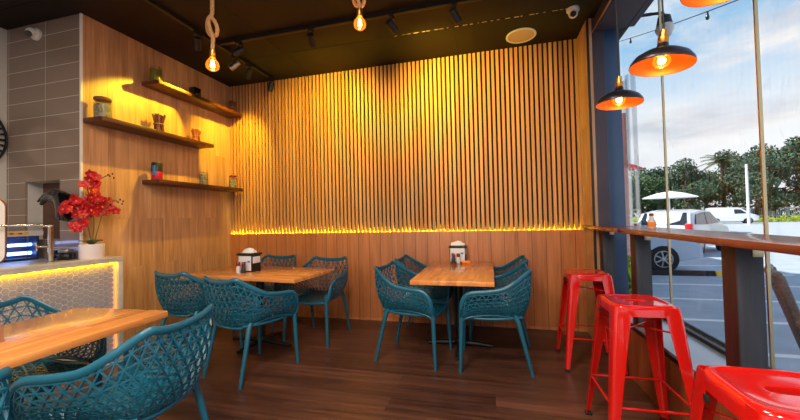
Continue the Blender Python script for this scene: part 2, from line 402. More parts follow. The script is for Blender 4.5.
# ------------------------------------------------------------------ teal chair
def tri_strip(rows):
    """rows alternate N+1 and N+2 points -> triangles (vertex list, faces)"""
    vs = []; base = []
    for r in rows: base.append(len(vs)); vs += r
    fs = []
    for j in range(len(rows) - 1):
        A, B = (j, j + 1) if len(rows[j]) < len(rows[j + 1]) else (j + 1, j)
        a, b = base[A], base[B]; n = len(rows[A]) - 1
        for i in range(n): fs.append((a + i, a + i + 1, b + i + 1))
        for i in range(n + 1): fs.append((b + i, b + i + 1, a + i))
    return vs, fs
def lattice(vs, fs, bar, thick, name):
    bm = bmesh.new(); bv = [bm.verts.new(p) for p in vs]
    for f in fs:
        try: bm.faces.new([bv[i] for i in f])
        except ValueError: pass
    bmesh.ops.remove_doubles(bm, verts=bm.verts, dist=.0012)
    bmesh.ops.dissolve_degenerate(bm, edges=bm.edges, dist=.0005)
    bmesh.ops.recalc_face_normals(bm, faces=bm.faces)
    big = [f for f in bm.faces if f.calc_area() * 2 / max(1e-6, sum(e.calc_length() for e in f.edges)) > bar * 1.15]
    bmesh.ops.inset_individual(bm, faces=big, thickness=bar, use_even_offset=True)
    bmesh.ops.delete(bm, geom=big, context='FACES')
    bmesh.ops.solidify(bm, geom=list(bm.faces), thickness=thick)
    me = bpy.data.meshes.new(name); bm.to_mesh(me); bm.free(); return me

def make_chair(label):
    t = thing('armchair', label, 'chair', group='teal lattice armchairs')
    half = [(.232, .262, .452), (.262, .268, .52), (.281, .245, .60), (.287, .185, .648), (.287, .06, .662), (.283, -.06, .682), (.266, -.150, .728), (.232, -.215, .775), (.196, -.280, .818), (.12, -.290, .800), (0, -.293, .793)]
    rimc = half + [(-x, y, z) for x, y, z in half[-2::-1]]
    hb = [(.226, .245, .420), (.227, .215, .424), (.226, .16, .436), (.223, .08, .447), (.215, -.02, .449), (.206, -.10, .440), (.189, -.165, .425), (.152, -.207, .415), (.08, -.225, .41), (0, -.229, .41)]
    botc = hb + [(-x, y, z) for x, y, z in hb[-2::-1]]
    NS = 192
    R = spline(rimc, NS); B = spline(botc, NS)
    def W(s, q):
        k = min(NS, max(0, s * NS)); i = int(min(NS - 1, k)); u = k - i
        r = R[i].lerp(R[i + 1], u); b = B[i].lerp(B[i + 1], u)
        p = b.lerp(r, q)
        ht = (r - b).length
        o = V((p.x, (p.y + .02) * .9, 0)); o.normalize()
        return p + o * (.035 * 4 * q * (1 - q) * min(1, ht / .25)) + V((0, 0, -.018 * math.sin(PI * q)))
    # keep the wall lattice clear of the two narrow front ends
    s0, s1, NR, NC = .062, .938, 8, 28
    rows = []
    for j in range(NR + 1):
        q = j / NR
        if j % 2 == 0: ss = [i / NC for i in range(NC + 1)]
        else: ss = [0] + [(i + .5) / NC for i in range(NC)] + [1]
        rows.append([W(s0 + (s1 - s0) * a, q) for a in ss])
    link_mesh('shell', lattice(*tri_strip(rows), .0030, .009, 'shell'), M['teal'], t, ang=30)
    # rim band
    def band(curve, hw, ht, other, n=8):
        rings = []
        for i in range(len(curve)):
            T = (curve[min(i + 1, len(curve) - 1)] - curve[max(i - 1, 0)]).normalized()
            d = (other[i] - curve[i]); d = d - T * d.dot(T)
            if d.length < 1e-4: d = V((-curve[i].x, 0, 0))
            d.normalize(); nn = T.cross(d)
            rings.append([tuple(curve[i] + d * (hw * .7) + d * hw * math.cos(2 * PI * k / n) + nn * ht * math.sin(2 * PI * k / n)) for k in range(n)])
        return rings
    step = 3
    Wm = [W(i / NS, .85) for i in range(0, NS + 1, step)]
    Wl = [W(i / NS, .15) for i in range(0, NS + 1, step)]
    MB().loft(band(R[::step], .018, .0085, Wm)).build('rim', M['teal'], t, ang=60)
    mb = MB().loft(band(B[::step], .012, .0095, Wl))
    # arm front cheek: solid fillet where arm turns down into the leg
    for sg in (0, 1):
        k0 = [0, .02, .04, .065]
        rr = []
        for a in k0:
            s = a if sg == 0 else 1 - a
            rr.append([tuple(W(s, q / 4) + V((0, 0, 0))) for q in range(5)] + [tuple(W(s, q / 4) * .985 + V((0, 0, .006))) for q in (4, 3, 2, 1, 0)])
        mb.loft(rr)
    mb.build('lower_band', M['teal'], t, ang=60)
    # seat
    rows = []; NV, NU = 11, 11
    def seatp(u, v):
        y = .262 - v * .475
        hw = .222 - .028 * max(0, v - .3) ** 1.2 - .05 * max(0, v - .78) ** 1.0 * 2.2
        z = .437 - .016 * (1 - u * u) - .020 * math.sin(PI * min(1, v * 1.1)) * .6 - max(0, .12 - v) * .12
        return V((u * hw, y, z))
    for j in range(NV + 1):
        v = j / NV
        if j % 2 == 0: us = [-1 + 2 * i / NU for i in range(NU + 1)]
        else: us = [-1] + [-1 + 2 * (i + .5) / NU for i in range(NU)] + [1]
        rows.append([seatp(u, v) for u in us])
    link_mesh('seat', lattice(*tri_strip(rows), .0055, .010, 'seat'), M['teal'], t, ang=30)
    edge = [seatp(-1, v / 10) for v in range(10, -1, -1)] + [seatp(-1 + 2 * i / 10, 0) for i in range(1, 10)] + [seatp(1, v / 10) for v in range(11)]
    MB().tube(edge, .0125, 8).build('seat_edge', M['teal'], t, ang=60)
    for sx in (-1, 1):
        MB().tube([(sx * .234, .262, .50), (sx * .232, .258, .44), (sx * .236, .262, .30), (sx * .243, .268, .14), (sx * .247, .273, .012)], [.014, .0185, .0175, .015, .0125], 12).build('leg', M['teal'], t, ang=60)
        MB().cyl((sx * .2475, .2735, 0), (sx * .2475, .2735, .0115), .0128, n=12).build('foot_cap', M['teal'], kids(t)[-1])
        MB().tube([(sx * .196, -.155, .455), (sx * .204, -.178, .41), (sx * .214, -.205, .30), (sx * .220, -.243, .14), (sx * .226, -.273, .012)], [.022, .0195, .0178, .015, .0125], 12).build('leg', M['teal'], t, ang=60)
        MB().cyl((sx * .2262, -.2745, 0), (sx * .2262, -.2745, .0115), .0128, n=12).build('foot_cap', M['teal'], kids(t)[-1])
    return t

def place(t, x, y, head):      # head: degrees, direction the sitter faces (0 = +X, 90 = +Y)
    t.location = (x, y, 0); t.rotation_euler = (0, 0, math.radians(head - 90))
chairs = [
    (-1.97, 2.53, 75, 'teal armchair seen from behind at the left rear table, beside its right-hand end'),
    (-2.72, 2.745, 80, 'teal armchair partly hidden, back turned, against the oak wall at the left rear table'),
    (-1.81, 3.41, 268, 'teal armchair facing us at the right end of the left rear table, oval gap showing'),
    (-2.56, 3.58, 270, 'teal armchair mostly hidden behind the napkin holder of the left rear table'),
    (-.70, 3.10, -8, 'teal armchair facing right at the near left corner of the wall table'),
    (-.69, 3.72, -2, 'teal armchair behind another at the left side of the wall table, near the slat wall'),
    (.005, 3.075, 181, 'teal armchair facing left at the near right corner of the wall table'),
    (.05, 3.745, 180, 'dark teal armchair tucked behind another on the right side of the wall table'),
    (-1.655, 1.265, 189, 'large teal lattice armchair in the foreground, its back towards us'),
    (-1.68, .50, 185, 'teal armchair cut off by the bottom left corner of the photo'),
    (-2.50, 1.30, 0, 'teal armchair behind the foreground table, in front of the hexagon tiled bar'),
]
c0 = make_chair(chairs[0][3]); place(c0, *chairs[0][:3])
for x, y, hd, lab in chairs[1:]:
    c = dup(c0, (0, 0, 0), 0, lab); place(c, x, y, hd)

# ------------------------------------------------------------------ tables
def make_table(label, loc, rot, L, Wd, wm):
    t = thing('cafe_table', label, 'table', loc, rot, 'butcher block cafe tables')
    MB().box((-L / 2, -Wd / 2, .697), (L / 2, Wd / 2, .735), .004).build('tabletop', wm, t)
    MB().cyl((0, 0, .03), (0, 0, .68), .038, n=20).build('pole', M['black'], t)
    mb = MB()
    for a in range(4):
        c, s = math.cos(a * PI / 2), math.sin(a * PI / 2)
        l = .36 if a % 2 == 0 else .30
        mb.tube([(c * .03, s * .03, .042), (c * l * .7, s * l * .7, .03), (c * l, s * l, .018)], [.026, .022, .017], 8)
    mb.lathe([(.05, .03), (.055, .05), (.045, .08), (.038, .085)], n=20)
    mb.build('base', M['black'], t, ang=50)
    MB().box((-.18, -.18, .680), (.18, .18, .6965), .003).build('top_plate', M['black'], t)
    return t
make_table('light wood cafe table by the oak wall, four teal chairs around it', (-2.29, 3.085, 0), math.radians(-6), 1.34, .66, M['tablex'])
make_table('light wood cafe table standing end-on against the slatted back wall', (-.315, 3.40, 0), math.radians(90), 1.27, .665, M['tablex'])
make_table('light wood table at the left edge, closest one, with the brown card on it', (-2.122, .947, 0), math.radians(92.8), 1.33, .65, M['tablex'])

# ------------------------------------------------------------------ red stools
def make_stool(label, loc, rot):
    t = thing('bar_stool', label, 'stool', loc, rot, 'red metal bar stools')
    n = 48
    def rsq(h, r, z, k):       # rounded square by angle
        a = 2 * PI * k / n; c, s = math.cos(a), math.sin(a)
        e = 5.0
        f = (abs(c) ** e + abs(s) ** e) ** (-1 / e)
        return (c * f * h, s * f * h, z)
    def slot(k, z, sc=1.0):
        a = 2 * PI * k / n; c, s = math.cos(a), math.sin(a); e = 3.2
        f = (abs(c) ** e + abs(s) ** e) ** (-1 / e)
        return (c * f * .055 * sc, s * f * .021 * sc, z)
    rings = []
    for h, z in ((.158, .705), (.156, .735), (.153, .750), (.147, .757), (.137, .760), (.128, .7595), (.122, .757), (.09, .756)):
        rings.append([rsq(h, 0, z, k) for k in range(n)])
    rings.append([slot(k, .756, 1.35) for k in range(n)]); rings.append([slot(k, .755, 1.05) for k in range(n)]); rings.append([slot(k, .748, 1) for k in range(n)]); rings.append([slot(k, .738, 1) for k in range(n)])
    rings += [[slot(k, .738, 1.05) for k in range(n)]] + [[slot(k, .748, 1.25) for k in range(n)]] + [[rsq(.12, 0, .750, k) for k in range(n)]] + [[rsq(.145, 0, .746, k) for k in range(n)]] + [[rsq(.154, 0, .705, k) for k in range(n)]]
    MB().loft(rings, False, True).build('seat', M['red'], t, ang=40)
    for sx in (-1, 1):
        for sy in (-1, 1):
            R = []
            for z, o, w in ((.752, .150, .075), (.70, .158, .078), (.45, .181, .060), (.2, .204, .043), (.012, .222, .030)):
                cx, cy = sx * o, sy * o
                r = .016; tk = .0035
                out = []; inn = []
                pts = [(w, 0)] + [(r - r * math.sin(a), r - r * math.cos(a)) for a in [0, .5, 1.05, PI / 2]] + [(0, w)]
                pin = [(w, tk)] + [(r + .001 - (r - tk) * math.sin(a), r + .001 - (r - tk) * math.cos(a)) for a in [0, .5, 1.05, PI / 2]] + [(tk, w)]
                ring = [(cx - sx * p[0], cy - sy * p[1], z) for p in pts] + [(cx - sx * p[0], cy - sy * p[1], z) for p in pin[::-1]]
                R.append(ring)
            leg = MB().loft(R).build('leg', M['red'], t, ang=40)
            MB().box((sx * .222 - sx * .034, sy * .222 - sy * .034, 0), (sx * .222 + sx * .002, sy * .222 + sy * .002, .016), .003).build('rubber_foot', M['rubber'], leg)
            MB().box((sx * .155, sy * .062, .672), (sx * .163, sy * .084, .692), .002).build('stacking_bumper', M['rubber'], leg)
    zr, o = .25, .190
    for (ax, ay), (bx, by) in (((-1, -1), (1, -1)), ((-1, 1), (1, 1)), ((-1, -1), (-1, 1)), ((1, -1), (1, 1))):
        MB().cyl((ax * o, ay * o, zr), (bx * o, by * o, zr), .0065, n=10).build('foot_rail', M['red'], t)
    for (ax, ay) in ((-1, -1), (-1, 1)):
        MB().cyl((ax * .162, ay * .162, .62), (-ax * .162, -ay * .162, .62), .005, n=8).build('brace', M['red'], t)
    return t
s0 = make_stool('glossy red metal bar stool farthest away, beside the corner column', (.765, 3.23, 0), 0)
dup(s0, (.765, 2.20, 0), math.radians(1), 'glossy red metal bar stool, middle one, shown whole with all four legs')
dup(s0, (.765, 1.165, 0), math.radians(-2), 'glossy red metal bar stool cut off at the bottom right, closest to us')

# ------------------------------------------------------------------ bar counter on the left
bx, by, bz = -3.27, 2.455, .95
bar = thing('bar_counter', 'bar counter faced with pale hexagon tiles and a glowing yellow strip', 'counter', (0, 0, 0))
mb = MB().box((-4.25, -1.2, bz - .02), (bx, YC - .01, bz), .003).box((XL + .006, YC - .01, bz - .02), (bx, by, bz), .003).box((bx - .014, -1.2, bz - .045), (bx, by, bz - .0195), .003)
mb.build('worktop', M['stone'], bar)
MB().box((bx - .055, by - .045, 0), (bx, by, bz - .0455), .003).box((XL + .006, by - .03, 0), (bx - .055, by - .005, bz - .0205)).build('end_panel', M['stone'], bar)
MB().box((-4.2, -1.15, 0), (bx - .05, YC - .02, bz - .0205)).box((XL + .008, YC - .02, 0), (bx - .05, by - .046, bz - .0205)).build('carcass', M['grout'], bar)
mb = MB(); ff = .045; R_ = ff / math.sqrt(3); yy = by - .05; col = 0
y = yy - R_
while y > .55:
    z = bz - .05 + (ff / 2 if col % 2 else 0) - ff * .5
    while z > .02:
        r0 = R_ - .0028
        ring = lambda rr, x: [(x, y + rr * math.cos(k * PI / 3), z + rr * math.sin(k * PI / 3)) for k in range(6)]
        mb.loft([ring(r0, bx - .0499), ring(r0, bx - .0455), ring(r0 - .0012, bx - .0442)])
        z -= ff
    y -= R_ * 1.5; col += 1
mb.build('hexagon_tiles', M['hex'], bar)
MB().box((bx - .044, -1.1, bz - .040), (bx - .020, by - .058, bz - .0205)).build('light_strip', emit('led_strip_bar', (1, .56, .01, 1), 45), bar)
MB().box((bx - .040, by - .0505, .05), (bx - .018, by - .0455, bz - .06)).build('side_light_strip', emit('led_strip_side', (1, .36, .08, 1), .8), bar)

def obj1(mb, name, m, label, cat, group=None, ang=35):
    return tag(mb.build(name, m, None, ang=ang), label, cat, group)

# faucet
fx, fy = -3.40, 1.985
f = thing('bar_tap', 'tall brassy chrome swan tap on the bar counter', 'tap', (fx, fy, bz))
MB().lathe([(.026, 0), (.026, .008), (.017, .012), (.016, .27), (.0175, .275), (.0175, .30), (.004, .306)], n=20).build('tap_column', M['chrome'], f)
MB().tube([(0, 0, .285), (-.03, -.05, .300), (-.10, -.16, .305), (-.17, -.27, .302), (-.18, -.285, .288)], [.011, .011, .0105, .010, .010], 12).build('spout', M['chrome'], f, ang=60)
MB().cyl((.0, .0, .13), (-.03, -.075, .135), .012, n=12).cyl((-.03, -.07, .10), (-.03, -.075, .165), .005, n=8).build('lever', M['chrome'], f)
# UV insect trap
z = thing('insect_light_trap', 'dark glass cabinet with glowing blue tubes behind the tap', 'appliance', (-3.93, 1.87, bz))
MB().box((-.15, -.35, .0), (.02, .33, .02), .004).box((-.15, -.35, .02), (-.12, .33, .21)).box((-.12, .31, .02), (.02, .33, .21)).box((-.12, -.35, .02), (.02, -.33, .21)).build('housing', M['zap_case'], z)
MB().box((-.16, -.36, .21), (.05, .345, .255), .006).build('hood', M['white'], z)
MB().box((.0505, -.3, .222), (.052, .24, .245)).build('warning_strip', M['yellow_label'], z)
mb = MB()
for k in range(9): mb.box((.0525, -.27 + k * .055, .228), (.0535, -.245 + k * .055, .239))
mb.build('warning_marks', M['carred'], z)
for zz in (.06, .135): MB().cyl((-.03, -.32, zz), (-.03, .30, zz), .014, n=12).build('tube', M['uv'], z)
mb = MB()
for k in range(5): mb.box((.012, -.33, .028 + k * .04), (.016, .31, .031 + k * .04))
for k in range(4): mb.box((.012, -.2 + k * .15, .02), (.016, -.196 + k * .15, .21))
mb.build('guard', M['chrome'], z)
# payment terminals
p = thing('payment_terminal', 'small black payment terminal leaning beside the orchid pot', 'device', (-3.64, 2.165, bz), math.radians(30))
MB().box((-.04, -.05, 0), (.04, .05, .022), .006).build('body', M['gloss_black'], p)
MB().box((-.038, -.012, .022), (.038, .0, .085), .004, Matrix.Rotation(math.radians(-18), 4, 'X')).build('screen', M['gloss_black'], p)
p = thing('card_printer', 'small silver and black receipt printer next to the payment terminal', 'device', (-3.525, 2.17, bz), math.radians(25))
MB().box((-.045, -.045, 0), (.045, .045, .06), .008).build('body', M['gloss_black'], p)
MB().box((-.04, -.046, .06), (.04, .03, .095), .012).build('cover', M['steel'], p)
# glossy black appliance in front of the tiles
k = thing('milk_frother', 'curved glossy black spouted appliance above the bar, in front of the tiles', 'appliance', (0, 0, -.0508)); k.scale = (1.041,) * 3
MB().tube([(-3.64, 2.06, 1.425), (-3.60, 2.06, 1.465), (-3.53, 2.065, 1.492), (-3.45, 2.07, 1.49), (-3.385, 2.075, 1.45), (-3.37, 2.075, 1.39), (-3.385, 2.075, 1.33), (-3.40, 2.07, 1.295)], [.012, .026, .036, .052, .072, .070, .060, .048], 18).build('body', M['gloss_black'], k, ang=60)
MB().tube([(-3.66, 2.05, 1.45), (-3.58, 2.05, 1.50), (-3.47, 2.055, 1.53), (-3.37, 2.06, 1.505)], [.008, .016, .022, .012], 10).build('handle', M['gloss_black'], k, ang=60)
MB().cyl((-3.44, 2.10, 1.45), (-3.52, (YC - .001) / 1.041, 1.45), .03, n=14).lathe([(.055, 0), (.055, .012), (.03, .016)], M=Matrix.Translation((-3.52, (YC - .001) / 1.041, 1.45)) @ Matrix.Rotation(PI / 2, 4, 'X'), n=18).build('wall_mount', M['black'], k)
# white board with bronze rim at the left edge
k = thing('menu_stand', 'white rounded board with bronze rim at the left edge of the bar', 'sign', (-3.67, 1.66, bz), math.radians(64))
def rrect(w, h, r, n=6):
    P = []
    for cx, cz, a0 in ((w - r, h - r, 0), (-w + r, h - r, PI / 2), (-w + r, r, PI), (w - r, r, 1.5 * PI)):
        for i in range(n + 1): P.append((cx + r * math.cos(a0 + i * PI / 2 / n), cz + r * math.sin(a0 + i * PI / 2 / n)))
    return P
MB().prism(rrect(.17, .50, .07), 1, -.012, .012, Matrix.Translation((0, 0, .012))).build('board', M['white'], k)
pts = [(a, 0, b + .012) for a, b in rrect(.172, .503, .072)]
MB().tube(pts, .011, 8, closed=True).build('rim', M['bronze'], k, ang=60)
MB().box((-.12, -.06, 0), (.12, .06, .011), .003).build('foot', M['bronze'], k)

# orchid
orc = thing('potted_orchid', 'red orchid in a white pot at the end of the bar', 'plant', (-3.375, 2.265, bz))
MB().lathe([(.084, 0), (.087, .006), (.088, .125), (.083, .127), (.079, .115), (.01, .113)], n=32).build('pot', M['pot'], orc)
stems = [[(0, 0, .11), (.01, .01, .3), (-.01, .0, .5), (-.02, -.02, .64), (.02, .05, .70), (.05, .10, .74)], [(.015, -.01, .11), (.0, -.03, .28), (-.02, -.07, .44), (-.01, -.13, .52), (0, -.17, .48)], [(-.01, .02, .11), (.03, .04, .3), (.03, .09, .44), (.03, .15, .52), (.03, .20, .50)]]
for st in stems: MB().tube(spline(st, 14), .0045, 6).build('stem', M['stem'], orc, ang=60)
for a in (0.4, 2.2, 3.9, 5.3):
    R2 = []
    for i in range(7):
        u = i / 6; w = .026 * math.sin(PI * (u * .85 + .1)) + .001
        c, s = math.cos(a), math.sin(a); L_ = .01 + u * .075; zz = .115 + .10 * u - .06 * u * u
        R2.append([(c * L_ - s * w, s * L_ + c * w, zz + .008), (c * L_, s * L_, zz), (c * L_ + s * w, s * L_ - c * w, zz + .008), (c * L_, s * L_, zz - .003)])
    MB().loft(R2).build('leaf', M['leafd'], orc)
fl = MB()
for k in range(5):
    a = PI / 2 + k * 2 * PI / 5; w = .022 if k in (1, 4) else .016; L_ = .042
    R2 = []
    for i in range(6):
        u = i / 5; ww = w * math.sin(PI * (u * .8 + .15)); c, s = math.cos(a), math.sin(a)
        l = .004 + u * L_; dz = .010 * math.sin(u * 2.6)
        R2.append([(c * l - s * ww, -dz - .004, s * l + c * ww), (c * l, -dz, s * l), (c * l + s * ww, -dz - .004, s * l - c * ww), (c * l, -dz + .002, s * l)])
    fl.loft(R2)
random.seed(12)
cl = []
for cx, cy, cz, rx, ry, rz_, nn in ((.0, .0, .56, .05, .085, .12, 17), (.0, -.13, .44, .045, .075, .07, 11), (.01, .12, .46, .045, .075, .06, 11), (.02, -.04, .41, .05, .07, .05, 7), (.0, -.11, .30, .04, .06, .035, 6), (.02, .02, .70, .03, .05, .05, 5)):
    for q in range(nn):
        cl.append((cx + random.uniform(-rx, rx), cy - .015 + random.uniform(-ry, ry), cz + random.uniform(-rz_, rz_)))
f0 = None
lipm = MB().tube([(0, -.004, 0), (0, -.014, -.004), (0, -.020, -.012)], [.004, .006, .002], 8)
for i, p3 in enumerate(cl):
    if f0 is None:
        f0 = fl.build('flower', M['petal'], orc, ang=60); o = f0
        l0 = lipm.build('lip', M['lip'], f0, ang=60)
    else:
        o = f0.copy(); COL.objects.link(o); o.parent = orc
        l = l0.copy(); COL.objects.link(l); l.parent = o
    o.location = p3; sc = random.uniform(.8, 1.05); o.scale = (sc, sc, sc)
    o.rotation_euler = (random.uniform(-.5, .5), random.uniform(-.4, .4), math.radians(55) + random.uniform(-.9, .9))
mb = MB()
for q in ((.05, .10, .745), (.06, .13, .755), (.04, .12, .735), (.05, .15, .72), (.03, .20, .50), (.04, .23, .485), (.04, .24, .51), (.03, .22, .525)): mb.ball(q, .007, 6, (1, 1, 1.4))
mb.build('buds', M['bud'], orc, ang=60)

# skeleton clock on the far-left wall
ck = thing('wall_clock', 'round black skeleton clock cut off by the left edge of the photo', 'clock', (XT + .03, 1.905, 2.06))
MY = Matrix.Rotation(PI / 2, 4, 'Y')
mb = MB()
for rr, tr in ((.325, .012), (.235, .010)): mb.tube([(0, rr * math.cos(a * PI / 36), rr * math.sin(a * PI / 36)) for a in range(72)], tr, 6, closed=True)
for k in range(36):
    a = k * PI / 18; c, s = math.cos(a), math.sin(a); mb.tube([(0, c * .235, s * .235), (0, c * .325, s * .325)], .011, 6)
mb.build('ring', M['black'], ck, ang=60)
MB().cyl((0, 0, 0), (0, .12, .08), .006).cyl((.006, 0, 0), (.006, -.05, .19), .005).build('hands', M['black'], ck)
MB().cyl((-.029, 0, 0), (.012, 0, 0), .02).cyl((-.005, -.235, 0), (-.005, .235, 0), .005).cyl((-.005, 0, -.235), (-.005, 0, .235), .005).build('hub', M['black'], ck)

# ------------------------------------------------------------------ wall shelves with jars
def shelf(y0, y1, ztop, lab):
    s = thing('wall_shelf', lab, 'shelf', (XL, (y0 + y1) / 2, ztop), group='dark timber wall shelves')
    MB().box((.001, y0 - (y0 + y1) / 2, -.04), (.228, y1 - (y0 + y1) / 2, 0), .003).build('board', M['shelf'], s)
SH = {1: 2.735, 2: 2.222, 3: 1.695}
shelf(2.80, 4.035, 2.722, 'dark timber shelf, uppermost of three on the oak wall')
shelf(2.262, 3.53, 2.195, 'dark timber shelf in the middle of the oak wall, reaching the white corner')
shelf(2.80, 4.035, 1.695, 'dark timber shelf, lowest of three on the oak wall')
JG = 'jars on the wall shelves'
def jar(y, zt, r, h, lab, fill, lid=None, x=-3.36):
    j = thing('storage_jar', lab, 'jar', (x, y, zt), group=JG)
    MB().lathe([(r * .92, 0), (r, .006), (r, h * .86), (r * .86, h * .93), (r * .86, h), (r * .80, h), (r * .80, h * .93), (r * .94, h * .85), (r * .94, .01), (.005, .007)], n=28).build('glass', M['jar_glass'], j)
    MB().lathe([(r * .91, .009), (r * .91, h * .8), (.004, h * .83)], n=24).build('contents', fill, j)
    if lid: MB().lathe([(r * .9, h + .0005), (r * .98, h + .004), (r * .98, h + .022), (r * .9, h + .027)], n=24).build('lid', lid, j)
    return j
jar(2.865, 2.722, .058, .165, 'olive green glass jar at the left end of the top shelf', M['olive'])
obj1(MB().box((-3.41, 3.32, 2.7225), (-3.32, 3.42, 2.85), .012), 'storage_tin', M['gloss_black'], 'small black tin in the middle of the top shelf', 'tin', JG)
def bundle(y, zt, h, m, lab, r=.035, x=-3.36):
    b = thing('stick_bundle', lab, 'bundle', (x, y, zt), group='bundles of sticks on the shelves')
    random.seed(int(y * 100))
    for k in range(26):
        a = random.uniform(0, 6.28); rr = r * math.sqrt(random.random()); a2 = a + random.uniform(-.6, .6)
        MB().tube([(rr * math.cos(a) * 1.1, rr * math.sin(a) * 1.1, .006), (rr * math.cos(a2) * .8, rr * math.sin(a2) * .8, h * .5), (rr * 1.35 * math.cos(a2), rr * 1.35 * math.sin(a2), h * random.uniform(.9, 1))], .0085, 6).build('stick', m, b, ang=60)
    MB().tube([((r + .004) * math.cos(t * PI / 8), (r + .004) * math.sin(t * PI / 8), h * .48) for t in range(16)], .004, 6, closed=True).build('tie', M['rope'], b, ang=60)
bundle(3.985, 2.722, .17, M['stick'], 'dark stick bundle at the right end of the top shelf', .03)
jar(2.345, 2.195, .066, .165, 'glass jar of mixed spices with a cork lid on the middle shelf', M['spice'], M['cork'])
bundle(2.895, 2.195, .20, M['stick'], 'dark brown stick bundle in the middle of the middle shelf', .045)
bundle(3.375, 2.195, .16, M['stick2'], 'pale orange stick bundle at the right end of the middle shelf', .042)
b = thing('printed_tin', 'red and black printed tin at the left end of the lowest shelf', 'tin', (-3.36, 2.87, 1.695), group=JG)
MB().lathe([(.048, 0), (.05, .004), (.05, .09)], n=28).build('lower_half', M['carred'], b)
MB().lathe([(.0502, .0905), (.0502, .178), (.046, .184)], n=28).build('upper_half', M['black'], b)
MB().box((.012, -.062, .05), (.034, -.046, .15)).build('label', M['blue_mark'], b)
jar(3.48, 1.695, .05, .165, 'clear jar of seeds standing right of centre on the lowest shelf', M['spice'])
jar(3.975, 1.695, .045, .15, 'small spice jar with a red lid by the slats on the lowest shelf', M['spice'], M['red2'])

# ------------------------------------------------------------------ things on the tables
TZ = .7355
def holder(x, y, rot, lab, wd, dp, shl):
    h_ = thing('napkin_holder', lab, 'napkin holder', (x, y, TZ), rot, 'napkin holders')
    MB().box((-wd / 2, -dp / 2, 0), (wd / 2, dp / 2, .165), .006).build('box', M['black'], h_)
    MB().box((-wd / 2 + .008, -dp / 2 - .004, .012), (wd / 2 - .008, -dp / 2 - .0005, .158), .001).build('front_label', M['label'], h_)
    MB().box((wd / 2 + .0005, -dp / 2 + .012, .085), (wd / 2 + .003, dp / 2 - .012, .15), .001).build('side_label', M['label'], h_)
    MB().box((.035, -dp / 2 - .0055, .095), (.065, -dp / 2 - .0045, .112)).box((-.01, -dp / 2 - .0055, .092), (.025, -dp / 2 - .0045, .10)).build('blue_print', M['blue_mark'], h_)
    MB().prism([(-wd / 2 - .014, .166), (wd / 2 + .014, .166), (wd / 2 + .002, .186), (-wd / 2 - .002, .186)], 1, -dp / 2 - .012, dp / 2 + .012).build('lid', M['black'], h_)
    mb = MB(); NX = 10; random.seed(int(x * 50) + 99); rows = []
    for i in range(NX + 1):
        u = i / NX; r = []
        for j in range(12):
            a = 2 * PI * j / 12
            r.append(((u - .5) * wd * .86, math.cos(a) * dp * .3 * (.55 + .45 * math.sin(PI * (.1 + .8 * u))), .187 + max(0, math.sin(a)) * (.052 * math.sin(PI * (.12 + .76 * u)) + .012 * noise.noise((u * 6, a, x)))))
        rows.append(r)
    mb.loft(rows).build('napkins', M['paper'], h_, ang=60)
    return h_
holder(-2.405, 3.075, math.radians(-4), 'black napkin dispenser with white tissues on the left rear table', .17, .13, 0)
holder(-.362, 3.955, 0, 'black napkin dispenser with white tissues on the table against the slats', .175, .13, 0)
def shaker(x, y, body, lab):
    s = thing('shaker', lab, 'shaker', (x, y, TZ), group='salt and pepper shakers')
    MB().lathe([(.019, 0), (.021, .004), (.021, .05), (.014, .066), (.014, .07)], n=20).build('bottle', body, s)
    MB().lathe([(.0185, .0705), (.0195, .074), (.0195, .102), (.016, .107)], n=20).build('cap', M['red2'], s)
shaker(-2.435, 2.945, M['salt'], 'salt shaker with dark red cap, left one on the left rear table')
shaker(-2.375, 2.945, M['pepper'], 'pepper shaker with dark red cap, right one on the left rear table')
shaker(-.405, 3.845, M['pepper'], 'pepper shaker with dark red cap on the wall table')
shaker(-.350, 3.84, M['salt'], 'salt shaker with dark red cap between the pepper and the orange block')
obj1(MB().box((-.312, 3.825, TZ), (-.222, 3.865, TZ + .026), .004), 'table_number_block', M['orange'], 'small orange block lying by the shakers on the wall table', 'block')
t = thing('menu_card', 'brown folded menu card on the closest table at the left edge', 'menu', (-2.165, 1.0, TZ), 0)
MB().prism([(-.07, 0), (.07, 0), (.012, .135), (-.012, .135)], 1, -.06, .06).build('card', M['brownboard'], t)

b = thing('sauce_bottle', 'small chilli sauce bottle with red lid on the window bar', 'bottle', (1.15, 2.945, 1.1247), group=None)
MB().lathe([(.024, 0), (.026, .004), (.026, .055), (.013, .078), (.013, .09)], n=20).build('glass', M['salt'], b)
MB().lathe([(.0145, .0905), (.015, .107), (.012, .11)], n=16).build('cap', M['red2'], b)
MB().lathe([(.0265, .012), (.0265, .045)], n=20, cap=False).build('label', M['orange'], b)

